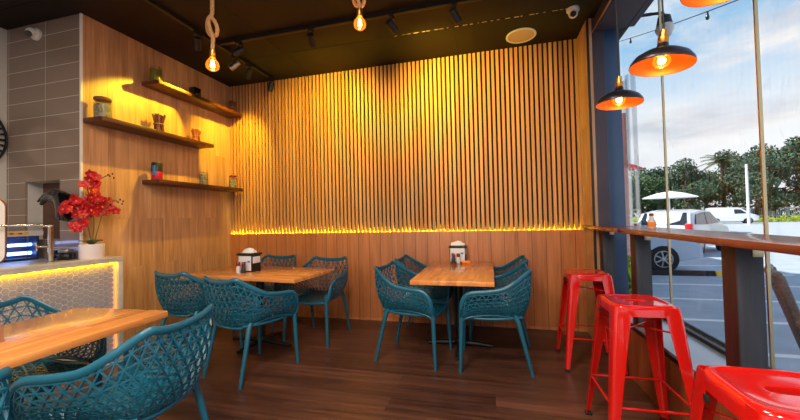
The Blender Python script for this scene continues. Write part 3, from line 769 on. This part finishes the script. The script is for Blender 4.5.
# ------------------------------------------------------------------ ceiling fittings
def rail(a, b, lab):
    o = thing('track_rail', lab, 'lighting track', (0, 0, 0), group='black lighting tracks')
    A, B = V(a), V(b); d = (B - A).normalized(); p = V((-d.y, d.x, 0)) * .018
    MB().loft([[tuple(q + s * p + V((0, 0, dz))) for s, dz in ((-1, -.034), (1, -.034), (1, -.0005), (-1, -.0005))] for q in (A, B)]).build('rail', M['black'], o)
    MB().loft([[tuple(q + s * p * .35 + V((0, 0, dz))) for s, dz in ((-1, -.0355), (1, -.0355), (1, -.0342), (-1, -.0342))] for q in (A, B)]).build('slot', M['black'], o)
rail((-2.72, -.6, H), (-2.72, 4.0, H), 'black ceiling light track running towards the back wall')
rail((-2.69, 3.02, H), (.55, 3.02, H), 'black ceiling light track running across the room')
def spot(x, y, aim, lab, finish='black', power=0, size=58, color=(1, .74, .04), blend=.35, rail_axis=1):
    t = thing('track_spotlight', lab, 'spotlight', (x, y, H - .036), group='black track spotlights')
    MB().box((-.017, -.04, -.03), (.017, .04, 0), .003).build('adapter', M['black'], t)
    MB().cyl((0, 0, -.03), (0, 0, -.075), .006, n=10).build('arm', M['black'], t)
    d = (V(aim) - V((x, y, H - .036 - .10))).normalized()
    q = d.to_track_quat('-Z', 'Y').to_matrix().to_4x4(); Mx = Matrix.Translation((0, 0, -.10)) @ q
    MB().lathe([(.008, .06), (.03, .055), (.033, .04), (.034, -.06), (.031, -.062), (.028, -.045), (.004, -.044)], n=24, M=Mx).build('lamp_head', M[finish], t)
    if power:
        MB().lathe([(.027, -.0425), (.002, -.0420)], n=20, M=Mx).build('lens', emit('spot_lens', color + (1,), 4), t)
        l = bpy.data.lights.new('spot_beam', 'SPOT'); l.energy = power; l.color = color; l.spot_size = math.radians(size); l.spot_blend = blend; l.shadow_soft_size = .02
        o = bpy.data.objects.new('spot_beam', l); COL.objects.link(o); o.matrix_world = Matrix.Translation((x, y, H - .136)) @ q @ Matrix.Translation((0, 0, -.07))
Y_ = (1, .60, .04)
spot(-2.72, 2.76, (-3.5, 3.55, 2.0), 'black track spotlight above the left wall, first in the photo from the left edge', power=0)
spot(-2.72, 3.27, (-3.475, 2.74, 2.06), 'silver ended track spotlight tilted sideways beside the rope pendant', 'steel', 150, 64, blend=.3, color=(1, .70, .025))
spot(-2.72, 3.50, (-3.475, 3.95, 2.0), 'black track spotlight just right of the silver ended one', power=150, size=78, blend=.8, color=(1, .70, .025))
spot(-2.72, 3.93, (-3.2, 4.06, 1.6), 'black track spotlight at the end of the track by the slats', power=0)
spot(-2.46, 3.02, (-3.5, 2.45, 2.15), 'black track spotlight leftmost on the track across the room', power=0)
spot(-1.63, 3.02, (-1.9, 4.06, 2.45), 'black track spotlight second along the cross track, over the slats', power=150, size=104, blend=.9)
spot(-.82, 3.02, (-.35, 4.06, 2.55), 'black track spotlight on the cross track, right of the second rope pendant', power=165, size=104, blend=.9)
spot(-.25, 3.02, (.5, 4.06, 2.0), 'black track spotlight at the top edge of the photo, rightmost on the track', power=0)

# speaker, cameras
sp = thing('ceiling_speaker', 'round pale ceiling speaker near the slat wall', 'speaker', (.365, 3.815, H))
MB().lathe([(.150, -.0005), (.152, -.010), (.146, -.014), (.132, -.010)], n=40, cap=False).build('trim_ring', M['white'], sp)
MB().lathe([(.1318, -.0098), (.06, -.014), (.002, -.015)], n=40).build('grille', M['grille'], sp)
def dome(loc, lab, axis, look):
    t = thing('dome_camera', lab, 'security camera', loc, group='white dome security cameras')
    Mx = Matrix.Rotation(PI, 4, 'X') if axis == 'z' else Matrix.Rotation(PI / 2, 4, 'X')
    MB().lathe([(.055, .0005), (.057, .018), (.048, .03), (.002, .031)], n=28, M=Mx).build('base', M['white'], t)
    d = Mx @ V((0, 0, .045)); MB().ball(d, .042, 16).build('ball', M['white'], t, ang=60)
    q = V(look).normalized(); A = d + q * .030; mb = MB().cyl(A, d + q * .0445, .026, n=20); mb.build('lens', M['gloss_black'], t)
dome((.79, 3.46, H), 'white dome camera on the ceiling in the right corner by the column', 'z', (-.2, -1, -.6))
dome((-4.02, YC, 3.02), 'white dome camera high on the tiled wall at left', 'y', (.3, -.8, -.7))

# rope pendants
def rope_pendant(x, y, zb, lab, kz):
    t = thing('rope_pendant', lab, 'pendant light', (x, y, 0), group='knotted rope pendants')
    top = H - .02
    MB().lathe([(.05, 0), (.05, -.015), (.02, -.02)], (0, 0, H - .0005), n=20).build('ceiling_rose', M['black'], t)
    path = [(0, 0, top), (.002, .0, kz + .16), (-.004, 0, kz + .09), (-.03, 0, kz + .07), (-.046, .004, kz + .03), (-.046, .012, kz - .02), (-.02, .020, kz - .055), (.016, .022, kz - .05), (.034, .012, kz - .01), (.024, -.006, kz + .04), (.004, -.022, kz + .055), (-.012, -.022, kz + .02), (-.002, -.016, kz - .03), (.006, -.002, kz - .08), (.004, 0, kz - .13), (0, 0, zb + .112)]
    P = spline(path, 150)
    MB().tube(P, .0135, 10).build('rope', M['rope'], t, ang=60)
    for ph in (0, PI):       # twisted strands standing proud of the rope
        Q = []
        for i, p in enumerate(P):
            T = (P[min(i + 1, len(P) - 1)] - P[max(0, i - 1)]).normalized(); a = V((0, 1, 0)); u = T.cross(a).normalized(); w = T.cross(u)
            an = i * 1.25 + ph; Q.append(p + (u * math.cos(an) + w * math.sin(an)) * .0085)
        MB().tube(Q, .0082, 6).build('strand', M['rope'], t, ang=60)
    MB().lathe([(.012, .115), (.02, .108), (.022, .055), (.019, .05)], (0, 0, zb), n=20).build('socket', M['brass'], t)
    b = MB().lathe([(.017, .052), (.022, .042), (.040, .018), (.047, -.006), (.043, -.028), (.026, -.044), (.002, -.048)], (0, 0, zb), n=28, cap=False).build('bulb', M['bulb_glass'], t, ang=60)
    mb = MB()
    for k in range(6):
        a = k * PI / 3; mb.tube([(.008 * math.cos(a), .008 * math.sin(a), zb + .03), (.014 * math.cos(a), .014 * math.sin(a), zb - .02)], .0022, 5)
    mb.build('filament', M['bulb_hot'], b)
    l = bpy.data.lights.new('bulb_light', 'POINT'); l.energy = 6; l.color = (1, .58, .2); l.shadow_soft_size = .03
    o = bpy.data.objects.new('bulb_light', l); COL.objects.link(o); o.location = (x, y, zb - .06)
rope_pendant(-1.957, 2.12, 2.41, 'knotted rope pendant with glowing bulb, left one near the shelves', 2.69)
rope_pendant(-.903, 2.415, 2.705, 'knotted rope pendant with glowing bulb, in the middle at the top', 2.90)

# dome pendants over the window bar
def dome_pendant(y, zr, lab, tilt):
    t = thing('dome_pendant', lab, 'pendant light', (.75, y, zr), group='black and copper dome pendants')
    Mx = Matrix.Rotation(tilt, 4, 'Y') @ Matrix.Diagonal((.8, .8, .8, 1))
    MB().lathe([(.150, 0), (.1515, .004), (.147, .022), (.128, .05), (.09, .075), (.05, .088), (.03, .10), (.026, .125), (.018, .128)], n=48, M=Mx, cap=False).build('shade', M['dome_out'], t, ang=60)
    MB().lathe([(.1485, .002), (.145, .020), (.126, .047), (.088, .071), (.05, .083), (.002, .086)], n=48, M=Mx, cap=False).build('inner_lining', M['dome_in'], t, ang=60)
    MB().lathe([(.024, .126), (.026, .13), (.026, .16), (.017, .165), (.017, .20), (.008, .205)], n=20, M=Mx).build('socket', M['brass'], t)
    MB().cyl(Mx @ V((0, 0, .20)), V((0, 0, H - zr - .02)), .004, n=8).build('cord', M['cable'], t)
    MB().lathe([(.05, -.0005), (.05, -.014), (.012, -.02)], (0, 0, H - zr), n=20).build('ceiling_rose', M['black'], t)
    b = MB().ball(Mx @ V((0, 0, .03)), .034, 16); bb = b.build('bulb', M['bulb_glass'], t, ang=60)
    MB().ball(Mx @ V((0, 0, .03)), .016, 10).build('filament', M['bulb_hot'], bb, ang=60)
    l = bpy.data.lights.new('bulb_light', 'POINT'); l.energy = 1.7; l.color = (1, .58, .22); l.shadow_soft_size = .03
    o = bpy.data.objects.new('bulb_light', l); COL.objects.link(o); o.location = V((.75, y, zr)) + Mx @ V((0, 0, -.012))
dome_pendant(2.285, 1.88, 'black dome lamp with copper lining, lowest and farthest of three', .04)
dome_pendant(1.765, 1.885, 'black dome lamp with copper lining, shown whole against the sky', .10)
dome_pendant(1.31, 1.955, 'black dome lamp cut off by the top edge of the photo', .0)

# ------------------------------------------------------------------ outside
struct(MB().box((1.36, -60, GZ - .3), (140, 160, GZ)), 'ground', M['asphalt'])
struct(MB().box((-60, -90, GZ - .3), (1.3, YF - .3, GZ)), 'ground_rear', M['asphalt'])
mb = MB()
for k in range(16):
    y = 3.2 + k * 1.15 * (1 + k * .03); mb.box((2.2, y, GZ), (6.6, y + .09, GZ + .004))
for k in range(9): mb.box((12, 6 + k * 2.6, GZ), (17, 6.12 + k * 2.6, GZ + .004))
tag(struct(mb, 'parking_lines', M['line']), kind='structure')
def wheelstop(x, y, l, m, lab):
    obj1(MB().prism([(y - .08, GZ), (y + .08, GZ), (y + .05, GZ + .11), (y - .05, GZ + .11)], 0, x, x + l), 'wheel_stop', m, lab, 'wheel stop', 'wheel stops')
wheelstop(3.6, 9.6, 1.35, M['tyre'], 'black rubber wheel stop on the parking lot below the window bar')
wheelstop(4.97, 9.6, .55, M['yellow'], 'yellow end of a wheel stop on the parking lot')

def car(name, label, loc, rot, prof, glassp, width, body, wheels, wr, lamps=None, cat='car', wins=()):
    """side profile in (x along car, z); front at +x"""
    t = thing(name, label, cat, loc, rot)
    mb = MB(); rings = []
    for yv, sc, dz in ((-1, .93, 0), (-.93, .985, 0), (-.6, 1, .01), (0, 1, .02), (.6, 1, .01), (.93, .985, 0), (1, .93, 0)):
        rings.append([((x) * sc, yv * width / 2 * (1 - max(0, (zz - .95)) * .22), .02 + zz * (1 if abs(yv) < .9 else .985) + dz * (zz > .8)) for x, zz in prof])
    mb.loft(rings).build('body', body, t, ang=30)
    for gp in glassp:
        for sy in (-1, 1):
            def py(zz): return sy * (width / 2 * (1 - max(0, (zz - .95)) * .22) + .004)
            MB().loft([[(x * .985, py(zz) - sy * .02, .02 + zz) for x, zz in gp], [(x * .985, py(zz) + sy * .003, .02 + zz) for x, zz in gp]]).build('side_window', M['carglass'], t)
    for (x0, z0, x1, z1, m, nm) in wins:
        MB().loft([[(x0, -width * .40, z0 + .03), (x0, width * .40, z0 + .03), (x1, width * .36, z1 + .03), (x1, -width * .36, z1 + .03)], [(x0 + .012, -width * .40, z0 + .045), (x0 + .012, width * .40, z0 + .045), (x1 + .012, width * .36, z1 + .045), (x1 + .012, -width * .36, z1 + .045)]]).build(nm, m, t)
    for x in wheels:
        for sy in (-1, 1):
            y0 = sy * (width / 2 - .20); y1 = sy * (width / 2 + .012)
            Mx = Matrix.Translation((x, 0, wr)) @ Matrix.Rotation(-PI / 2, 4, 'X')
            w = MB().lathe([(wr * .62, y0), (wr * .95, y0), (wr, y0 + sy * .03), (wr, y1 - sy * .03), (wr * .95, y1), (wr * .64, y1), (wr * .60, y1 - sy * .03)], n=32, M=Mx).build('wheel', M['tyre'], t)
            mb = MB().lathe([(wr * .62, y1 - sy * .02), (wr * .60, y1 - sy * .005), (wr * .55, y1 - sy * .005), (wr * .54, y1 - sy * .025)], n=32, M=Mx, cap=False)
            for k in range(7):
                a = k * 2 * PI / 7; mb.tube([Mx @ V((.03 * math.cos(a), .03 * math.sin(a), y1 - sy * .012)), Mx @ V((wr * .58 * math.cos(a), wr * .58 * math.sin(a), y1 - sy * .012))], wr * .06, 6)
            mb.lathe([(wr * .16, y1 - sy * .03), (wr * .15, y1), (.004, y1 + sy * .002)], n=16, M=Mx); mb.build('rim', M['rim'], w)
    for (x0, y0, z0, x1, y1, z1, m, nm) in (lamps or []):
        for sy in (-1, 1): MB().box((x0, sy * y0, z0), (x1, sy * y1, z1), .02).build(nm, m, t)
    return t
sedan = [(-2.15, .35), (-2.2, .6), (-2.15, .88), (-1.75, .95), (-1.2, 1.38), (-.5, 1.46), (.25, 1.42), (1.05, .96), (1.85, .84), (2.15, .66), (2.2, .36), (1.75, .28), (1.65, .5), (1.3, .62), (.95, .5), (.85, .26), (-.85, .26), (-.95, .5), (-1.3, .62), (-1.65, .5), (-1.75, .28)]
sedg = [[(-1.5, .98), (-1.1, 1.32), (-.45, 1.39), (-.45, .98)], [(-.38, .98), (-.38, 1.39), (.25, 1.36), (.9, .98)]]
car('parked_sedan', 'pale blue car nearest the window, its wheel showing below the bar', (2.78, 10.75, GZ), math.radians(0), sedan, sedg, 1.76, M['carblue'], (-1.3, 1.3), .34, [(2.08, .5, .62, 2.19, .8, .74, M['salt'], 'headlamp'), (-2.2, .5, .68, -2.13, .82, .82, M['carred'], 'tail_lamp')], wins=[(1.03, .98, .3, 1.41, M['carglass'], 'windscreen'), (-1.72, .97, -1.22, 1.36, M['carglass'], 'rear_window')])
hatch = [(-1.9, .35), (-1.98, .6), (-1.95, .98), (-1.65, 1.45), (-.8, 1.55), (.1, 1.50), (.95, 1.05), (1.75, .9), (1.98, .66), (2.0, .36), (1.6, .28), (1.5, .5), (1.2, .62), (.88, .5), (.78, .26), (-.85, .26), (-.95, .5), (-1.25, .62), (-1.55, .5), (-1.65, .28)]
hatg = [[(-1.6, 1.05), (-1.4, 1.38), (-.6, 1.46), (-.6, 1.02)], [(-.52, 1.02), (-.52, 1.46), (.08, 1.43), (.75, 1.05)]]
car('parked_hatchback', 'white hatchback with red tail lamps parked behind the pale blue car', (7.0, 15.3, GZ), math.radians(48), hatch, hatg, 1.72, M['carwhite'], (-1.25, 1.2), .32, [(-2.0, .66, .85, -1.84, .85, 1.10, M['carred'], 'tail_lamp'), (1.9, .5, .62, 2.0, .78, .76, M['salt'], 'headlamp')], wins=[(-1.93, 1.02, -1.66, 1.42, M['carglass'], 'rear_window'), (.93, 1.06, .12, 1.48, M['carglass'], 'windscreen')])
van = [(-2.2, .35), (-2.25, .6), (-2.22, 1.2), (-2.1, 1.80), (-1.8, 1.88), (.55, 1.86), (.9, 1.78), (1.6, 1.15), (2.1, .98), (2.3, .75), (2.32, .38), (1.9, .3), (1.8, .52), (1.45, .66), (1.1, .52), (1.0, .28), (-1.0, .28), (-1.1, .52), (-1.45, .66), (-1.8, .52), (-1.9, .3)]
vang = [[(.25, 1.12), (.25, 1.62), (.8, 1.6), (1.3, 1.14)]]
car('delivery_van', 'white delivery van parked across the lot in front of the trees', (27.2, 49.2, GZ), math.radians(-18), van, vang, 1.8, M['carwhite'], (-1.45, 1.45), .34, [(2.2, .5, .7, 2.31, .8, .88, M['salt'], 'headlamp'), (-2.25, .7, .8, -2.2, .86, 1.2, M['carred'], 'tail_lamp')], 'van', wins=[(1.58, 1.17, .93, 1.74, M['carglass'], 'windscreen')])

# grass bank, fence, hedge, lamp pole
struct(MB().box((8, 54, GZ), (90, 150, GZ + .12)), 'lawn', M['grass'])
struct(MB().box((8, 53.6, GZ), (90, 53.98, GZ + .14)), 'kerb', M['kerb'])
def leafcloud(mb, n, c, r, size, seed, flat=0.0):
    rnd = random.Random(seed)
    for _ in range(n):
        while 1:
            p = V((rnd.uniform(-1, 1), rnd.uniform(-1, 1), rnd.uniform(-1, 1)))
            if .25 < p.length < 1: break
        p = V((p.x * r[0], p.y * r[1], p.z * r[2])) + V(c)
        u = V((rnd.gauss(0, 1), rnd.gauss(0, 1), rnd.gauss(0, 1))).normalized(); w = u.cross(V((rnd.gauss(0, 1), rnd.gauss(0, 1), rnd.gauss(0, 1)))).normalized()
        s = size * rnd.uniform(.6, 1.3)
        mb.add([p - u * s, p + w * s * .45, p + u * s, p - w * s * .45], [(0, 1, 2, 3)])
hg = MB(); random.seed(4)
for k in range(30): leafcloud(hg, 150, (31 + k * .8, 52.0 + k * .05, .02 + random.uniform(-.04, .06)), (.75, .6, .36), .11, k)
tag(hg.build('hedge', M['hedge'], None, ang=0), 'low yellow green hedge along the far edge of the parking lot', 'hedge')
fn = thing('roadside_fence', 'pale blue railing fence behind the hedge', 'fence', (31.5, 60.5, GZ + .12), math.radians(10))
mb = MB()
for z_ in (.45, 1.55): mb.box((0, -.03, z_), (26, .03, z_ + .09))
mb.build('rails', M['fence'], fn)
for k in range(14): MB().box((k * 2 - .07, -.06, 0), (k * 2 + .07, .06, 1.75)).build('post', M['fence'], fn)
mb = MB()
for k in range(104): mb.box((k * .25 - .035, -.015, .5), (k * .25 + .035, .015, 1.6))
mb.build('pickets', M['fence'], fn)
lp = thing('lamp_pole', 'plain white pole rising in front of the trees beside the van', 'pole', (25.9, 43.9, GZ))
MB().lathe([(.2, 0), (.2, .03), (.13, .05), (.11, 6.25), (.02, 6.3)], n=16).build('shaft', M['polewhite'], lp)
MB().box((-.22, -.22, 0), (.22, .22, .025)).build('base_plate', M['polewhite'], lp)

# trees: three meshes of leaves, re-used
def tree_proto(kind, seed, h, w):
    rnd = random.Random(seed); cm = MB(); tm = MB()
    tm.tube([(0, 0, 0), (.1, .05, h * .25), (-.05, .1, h * .5), (.05, 0, h * .75)], [.32, .25, .18, .07], 8)
    lumps = []
    for k in range(16):
        a = rnd.uniform(0, 6.28); rr = w * math.sqrt(rnd.random()) * .75; zz = h * rnd.uniform(.22, .88); rr *= (1 - max(0, zz / h - .6) * 1.5)
        lumps.append((rr * math.cos(a), rr * math.sin(a), zz, w * rnd.uniform(.28, .42)))
    for i, (x, y, zz, r) in enumerate(lumps):
        leafcloud(cm, 330, (x, y, zz), (r, r, r * .72), .26, seed * 31 + i)
        if i % 2 == 0: tm.tube([(0, 0, h * .3), (x * .5, y * .5, zz * .75), (x, y, zz)], [.12, .08, .03], 6)
    return cm, tm
protos = [tree_proto('a', 1, 11, 5.2), tree_proto('b', 2, 9, 5.6), tree_proto('c', 3, 12, 5.0)]
pm = []
for i, (c, t_) in enumerate(protos):
    me1 = bpy.data.meshes.new('crown'); me1.from_pydata(c.v, [], c.f); me1.materials.append(M['foil2'] if i == 1 else M['foil'])
    me2 = bpy.data.meshes.new('trunk'); me2.from_pydata(t_.v, [], t_.f); me2.materials.append(M['bark']); pm.append((me1, me2))
treespec = [(18.5, 62, 0, .80, 'dark tree seen through the clear curtain by the terracotta pillar'), (24.5, 66, 1, 1.0, 'tree at the left of the row, over the white parasol'), (28.0, 60, 2, .78, 'bushy tree standing left of the palm'), (33.5, 66, 1, 1.0, 'low olive tree right under the palm fronds'),
    (37, 61, 0, .84, 'tree directly behind the white lamp pole'), (42, 66, 2, 1.0, 'tall tree above the pale fence, right of the pole'), (46.5, 62, 0, 1.2, 'large tree near the right edge of the photo'), (53, 63, 2, 1.15, 'large tree cut by the right edge of the photo'), (22, 78, 2, .9, 'distant tree in the back row at the left'), (31, 80, 0, 1.0, 'distant tree in the back row behind the van'), (44, 78, 2, 1.1, 'distant tree in the back row behind the fence')]
for i, (x, y, kd, sc, lab) in enumerate(treespec):
    t = thing('tree', lab, 'tree', (x, y, GZ + .1), i * 1.3, 'trees beyond the parking lot'); t.scale = (sc, sc, sc)
    for nm, me in zip(('crown', 'trunk'), pm[kd]):
        o = bpy.data.objects.new(nm, me); COL.objects.link(o); o.parent = t
ug = MB(); rg = random.Random(9)
for k in range(46): leafcloud(ug, 110, (14 + k * 1.05, 68 + rg.uniform(-1, 4), 1.3 + rg.uniform(-.3, .6)), (1.5, 1.2, 1.5), .28, 400 + k)
tag(ug.build('undergrowth', M['foil'], None, ang=0), 'dark undergrowth filling the space below the trees', 'undergrowth', kind='stuff')
pt = thing('palm_tree', 'palm tree rising above the other trees', 'tree', (35.5, 65.5, GZ + .1))
MB().tube([(0, 0, 0), (.1, 0, 3), (0, .1, 6), (0, 0, 9.1)], [.35, .26, .22, .2], 8).build('trunk', M['bark'], pt)
rnd = random.Random(5); 
for k in range(26):
    a = k * 2.4; el = rnd.uniform(-.1, 1.25); mb = MB(); L_ = rnd.uniform(2.3, 3.1); pts = []
    for i in range(9):
        u = i / 8; r = L_ * u * math.cos(el * (1 - u * .5)); zz = 9.1 + L_ * u * math.sin(el) * .95 - 1.3 * u * u
        pts.append(V((r * math.cos(a), r * math.sin(a), zz)))
    mb.tube(pts, [.04] * 9, 5)
    for i in range(1, 8):
        for q in (0, .5):
            p_ = pts[i].lerp(pts[i + 1], q); T = (pts[i + 1] - pts[i]).normalized(); sd = T.cross(V((0, 0, 1))).normalized()
            for sg in (-1, 1):
                e = p_ + (sd * sg * .9 + T * .5 - V((0, 0, .35))) * .65
                mb.add([p_ - T * .06, p_ + T * .06, e], [(0, 1, 2)])
    mb.build('frond', M['palm'], pt, ang=0)
# parasols
def parasol(loc, r, hh, m, lab):
    t = thing('parasol', lab, 'parasol', loc, group='parasols in the car park')
    MB().cyl((0, 0, 0), (0, 0, hh), .03, n=10).lathe([(.3, 0), (.3, .06), (.05, .08)], n=20).build('pole', M['polewhite'], t)
    MB().lathe([(r, hh - .45), (r * .96, hh - .40), (r * .5, hh - .12), (.05, hh + .04), (.002, hh + .05)], n=8).build('canopy', m, t, ang=10)
parasol((12.4, 28.8, GZ), 1.7, 2.95, M['canvas'], 'white parasol opened over the far side of the parking lot')
parasol((9.9, 29.5, GZ), 1.2, 5.2, M['redcanvas'], 'red parasol half hidden behind the clear curtain')
# neighbouring shop front
nb = thing('neighbour_building', 'terracotta pillar of the neighbouring shop, left of the cars', 'building', (2.66, 9.2, GZ))
MB().box((-.1, -.4, 0), (.36, .4, 3.75), .01).build('pillar', M['brick_red'], nb)
MB().box((-.2, -.5, 0), (.46, .5, .35), .02).build('plinth', M['kerb'], nb)
pcu = MB(); rows = []
for z_ in (0, 1):
    rows.append([(1.95 + .04 * math.sin(i * 1.1) , 5.35 + i * .052, (.05 if z_ == 0 else 3.2)) for i in range(26)])
vs = rows[0] + rows[1]; n_ = 26
pcu.add(vs, [(i, i + 1, n_ + i + 1, n_ + i) for i in range(n_ - 1)])
tag(pcu.build('plastic_curtain', M['plasticcurtain'], None, ang=60), 'clear rippled plastic blind hanging outside beside the blue frame', 'curtain')
sh = MB()
for k in range(7): leafcloud(sh, 90, (1.58 + .02 * k, 4.5 + k * .16, .15 + .12 * (k % 3)), (.12, .14, .42), .09, 70 + k)
tag(sh.build('shrub', M['hedge'], None, ang=0), 'yellow green strappy shrub outside, below the bar by the blue frame', 'shrub')

# outdoor wicker chair
wc = thing('wicker_chair', 'dark wicker chair outside the window at the right edge', 'chair', (2.335, 3.02, GZ), math.radians(-118))
mb = MB(); rows = []
for j in range(40):
    v = j / 39; z_ = .46 + v * .56; y0 = -.20 - v * .16; hw = .24 + .02 * v
    mb.tube([(x, y0 - .03 * (1 - (x / hw) ** 2) + .006 * (1 if (i + j) % 2 else -1), z_) for i, x in enumerate([-hw + 2 * hw * q / 16 for q in range(17)])], .0078, 5)
for i in range(9):
    x = -.22 + .055 * i; mb.tube([(x * (1 + .08 * v), -.20 - v * .16 - .03 * (1 - (x / .25) ** 2), .46 + v * .56) for v in [q / 10 for q in range(11)]], .008, 5)
mb.build('backrest', M['rattan'], wc, ang=60)
for sx in (-1, 1):
    P = [V((sx * (.245 + .02 * q / 10), -.20 - .16 * q / 10, .44 + .6 * q / 10)) for q in range(11)]
    m2 = MB().tube(P, .02, 8)
    Q = spline(P, 60)
    for i in range(0, 60): 
        p_ = Q[i]; m2.tube([p_ + V((.026 * math.cos(a), .026 * math.sin(a), .004 * math.sin(a))) for a in [q * PI / 4 for q in range(8)]], .0056, 5, closed=True)
    m2.build('back_frame', M['rattan'], wc, ang=60)
MB().tube([(-.265, -.36, 1.04), (0, -.39, 1.045), (.265, -.36, 1.04)], .024, 8).build('top_rail', M['rattan'], wc, ang=60)
MB().box((-.25, -.22, .40), (.25, .26, .46), .015).build('seat', M['rattan'], wc)
for sx in (-1, 1):
    for sy in (-.19, .23): MB().tube([(sx * .22, sy, .40), (sx * .235, sy * 1.1, 0)], [.02, .016], 8).build('leg', M['rattan'], wc)
# festoon cable with bulbs
fs = thing('festoon_lights', 'black cable with small bulbs strung outside across the sky', 'string lights', (0, 0, 0))
P = [(2.5, 8.6 - i * .55, 4.98 - i * .196 - .06 * math.sin(i * PI / 11)) for i in range(16)]
MB().tube(spline(P, 60), .006, 6).build('cable', M['cable'], fs, ang=60)
for i in range(1, 15, 2):
    x, y, z_ = P[i]; MB().lathe([(.012, 0), (.013, -.045), (.02, -.06), (.016, -.09), (.002, -.1)], (x, y, z_), n=12).build('bulb', M['gloss_black'], fs)
# outdoor flood lamp at the head of the window
fl_ = thing('flood_lamp', 'small outdoor glass lamp at the top of the window by the frame', 'lamp', (1.62, 3.72, 2.98))
MB().lathe([(.02, .10), (.05, .08), (.06, .02), (.065, 0)], n=20, cap=False).build('housing', M['black'], fl_)
MB().lathe([(.064, -.001), (.075, -.04), (.05, -.10), (.002, -.115)], n=20).build('globe', M['salt'], fl_, ang=60)
MB().tube([(0, 0, .09), (0, .02, .13), (-.1, .05, .148)], .014, 8).cyl((-.262, .05, .148), (-.08, .05, .148), .016, n=8).build('bracket', M['black'], fl_)

# ------------------------------------------------------------------ world and sun
w = bpy.data.worlds.new('World'); S.world = w; w.use_nodes = True; nt = w.node_tree; N = nt.nodes.new; L = nt.links.new
bg = nt.nodes['Background']
tc = N('ShaderNodeTexCoord'); sp_ = N('ShaderNodeSeparateXYZ'); L(tc.outputs['Generated'], sp_.inputs[0])
gr = N('ShaderNodeValToRGB'); L(sp_.outputs[2], gr.inputs[0]); e = gr.color_ramp.elements
e[0].position = 0; e[0].color = (.86, .86, .84, 1); e[1].position = .75; e[1].color = (.10, .26, .52, 1)
x = e.new(.18); x.color = (.78, .83, .87, 1); x = e.new(.36); x.color = (.30, .52, .74, 1)
mp = N('ShaderNodeMapping'); mp.inputs['Scale'].default_value = (1.5, 1.5, 4.2); L(tc.outputs['Generated'], mp.inputs[0])
nz = N('ShaderNodeTexNoise'); nz.inputs['Scale'].default_value = 2.4; nz.inputs['Detail'].default_value = 9; nz.inputs['Roughness'].default_value = .58; nz.inputs['Distortion'].default_value = .3; L(mp.outputs[0], nz.inputs['Vector'])
cr = N('ShaderNodeValToRGB'); cr.color_ramp.elements[0].position = .44; cr.color_ramp.elements[1].position = .66; L(nz.outputs['Fac'], cr.inputs[0])
mp2 = N('ShaderNodeMapping'); mp2.inputs['Location'].default_value = (3, 1, .4); mp2.inputs['Scale'].default_value = (1.5, 1.5, 6); L(tc.outputs['Generated'], mp2.inputs[0])
nz2 = N('ShaderNodeTexNoise'); nz2.inputs['Scale'].default_value = 2.2; nz2.inputs['Detail'].default_value = 6; L(mp2.outputs[0], nz2.inputs['Vector'])
cc = N('ShaderNodeValToRGB'); cc.color_ramp.elements[0].position = .35; cc.color_ramp.elements[1].position = .62; cc.color_ramp.elements[0].color = (.50, .53, .60, 1); cc.color_ramp.elements[1].color = (.90, .89, .87, 1); L(nz2.outputs['Fac'], cc.inputs[0])
mx = N('ShaderNodeMix'); mx.data_type = 'RGBA'; L(cr.outputs[0], mx.inputs['Factor']); L(gr.outputs[0], mx.inputs[6]); L(cc.outputs[0], mx.inputs[7])
L(mx.outputs[2], bg.inputs[0]); bg.inputs[1].default_value = 1.25
sun = bpy.data.lights.new('sun', 'SUN'); sun.energy = 8; sun.angle = math.radians(1); sun.color = (1, .93, .82)
so = bpy.data.objects.new('sun', sun); COL.objects.link(so); so.location = (-10, 5, 15)
so.rotation_euler = V((1, .12, -.80)).to_track_quat('-Z', 'Y').to_euler()

# ------------------------------------------------------------------ unseen soft fill lamps added below the ceiling to brighten the room
def fill_lamp(x, y, e_, c=(1, .86, .70), size=.5, lab=''):
    l = bpy.data.lights.new('ceiling_fill_light', 'AREA'); l.energy = e_; l.size = size; l.color = c
    o = bpy.data.objects.new('ceiling_fill_light', l); COL.objects.link(o); o.location = (x, y, H - .03)
for x, y, e_ in ((-1.6, -.9, 85), (.1, -.9, 88), (-1.6, -2.6, 65), (.1, -2.6, 65), (-.6, .9, 70)): fill_lamp(x, y, e_)
fill_lamp(-3.9, .6, 16, (1, .9, .8), .4)

# ------------------------------------------------------------------ camera
cam = bpy.data.cameras.new('camera'); co = bpy.data.objects.new('camera', cam); COL.objects.link(co)
cam.sensor_width = 36; cam.lens = 347.328 / 800 * 36; cam.clip_start = .02; cam.clip_end = 500
r = V((.96760532, .25142787, -.02289024)); u = V((.02816634, -.01740546, .9994517)); d = V((-.2508916, .96771952, .02392341))
co.matrix_world = Matrix(((r.x, u.x, -d.x, 0), (r.y, u.y, -d.y, 0), (r.z, u.z, -d.z, 1.24), (0, 0, 0, 1)))
S.camera = co
S.view_settings.view_transform = 'Standard'; S.view_settings.look = 'None'; S.view_settings.gamma = 1; S.view_settings.use_curve_mapping = False
S.view_settings.exposure = 0.0
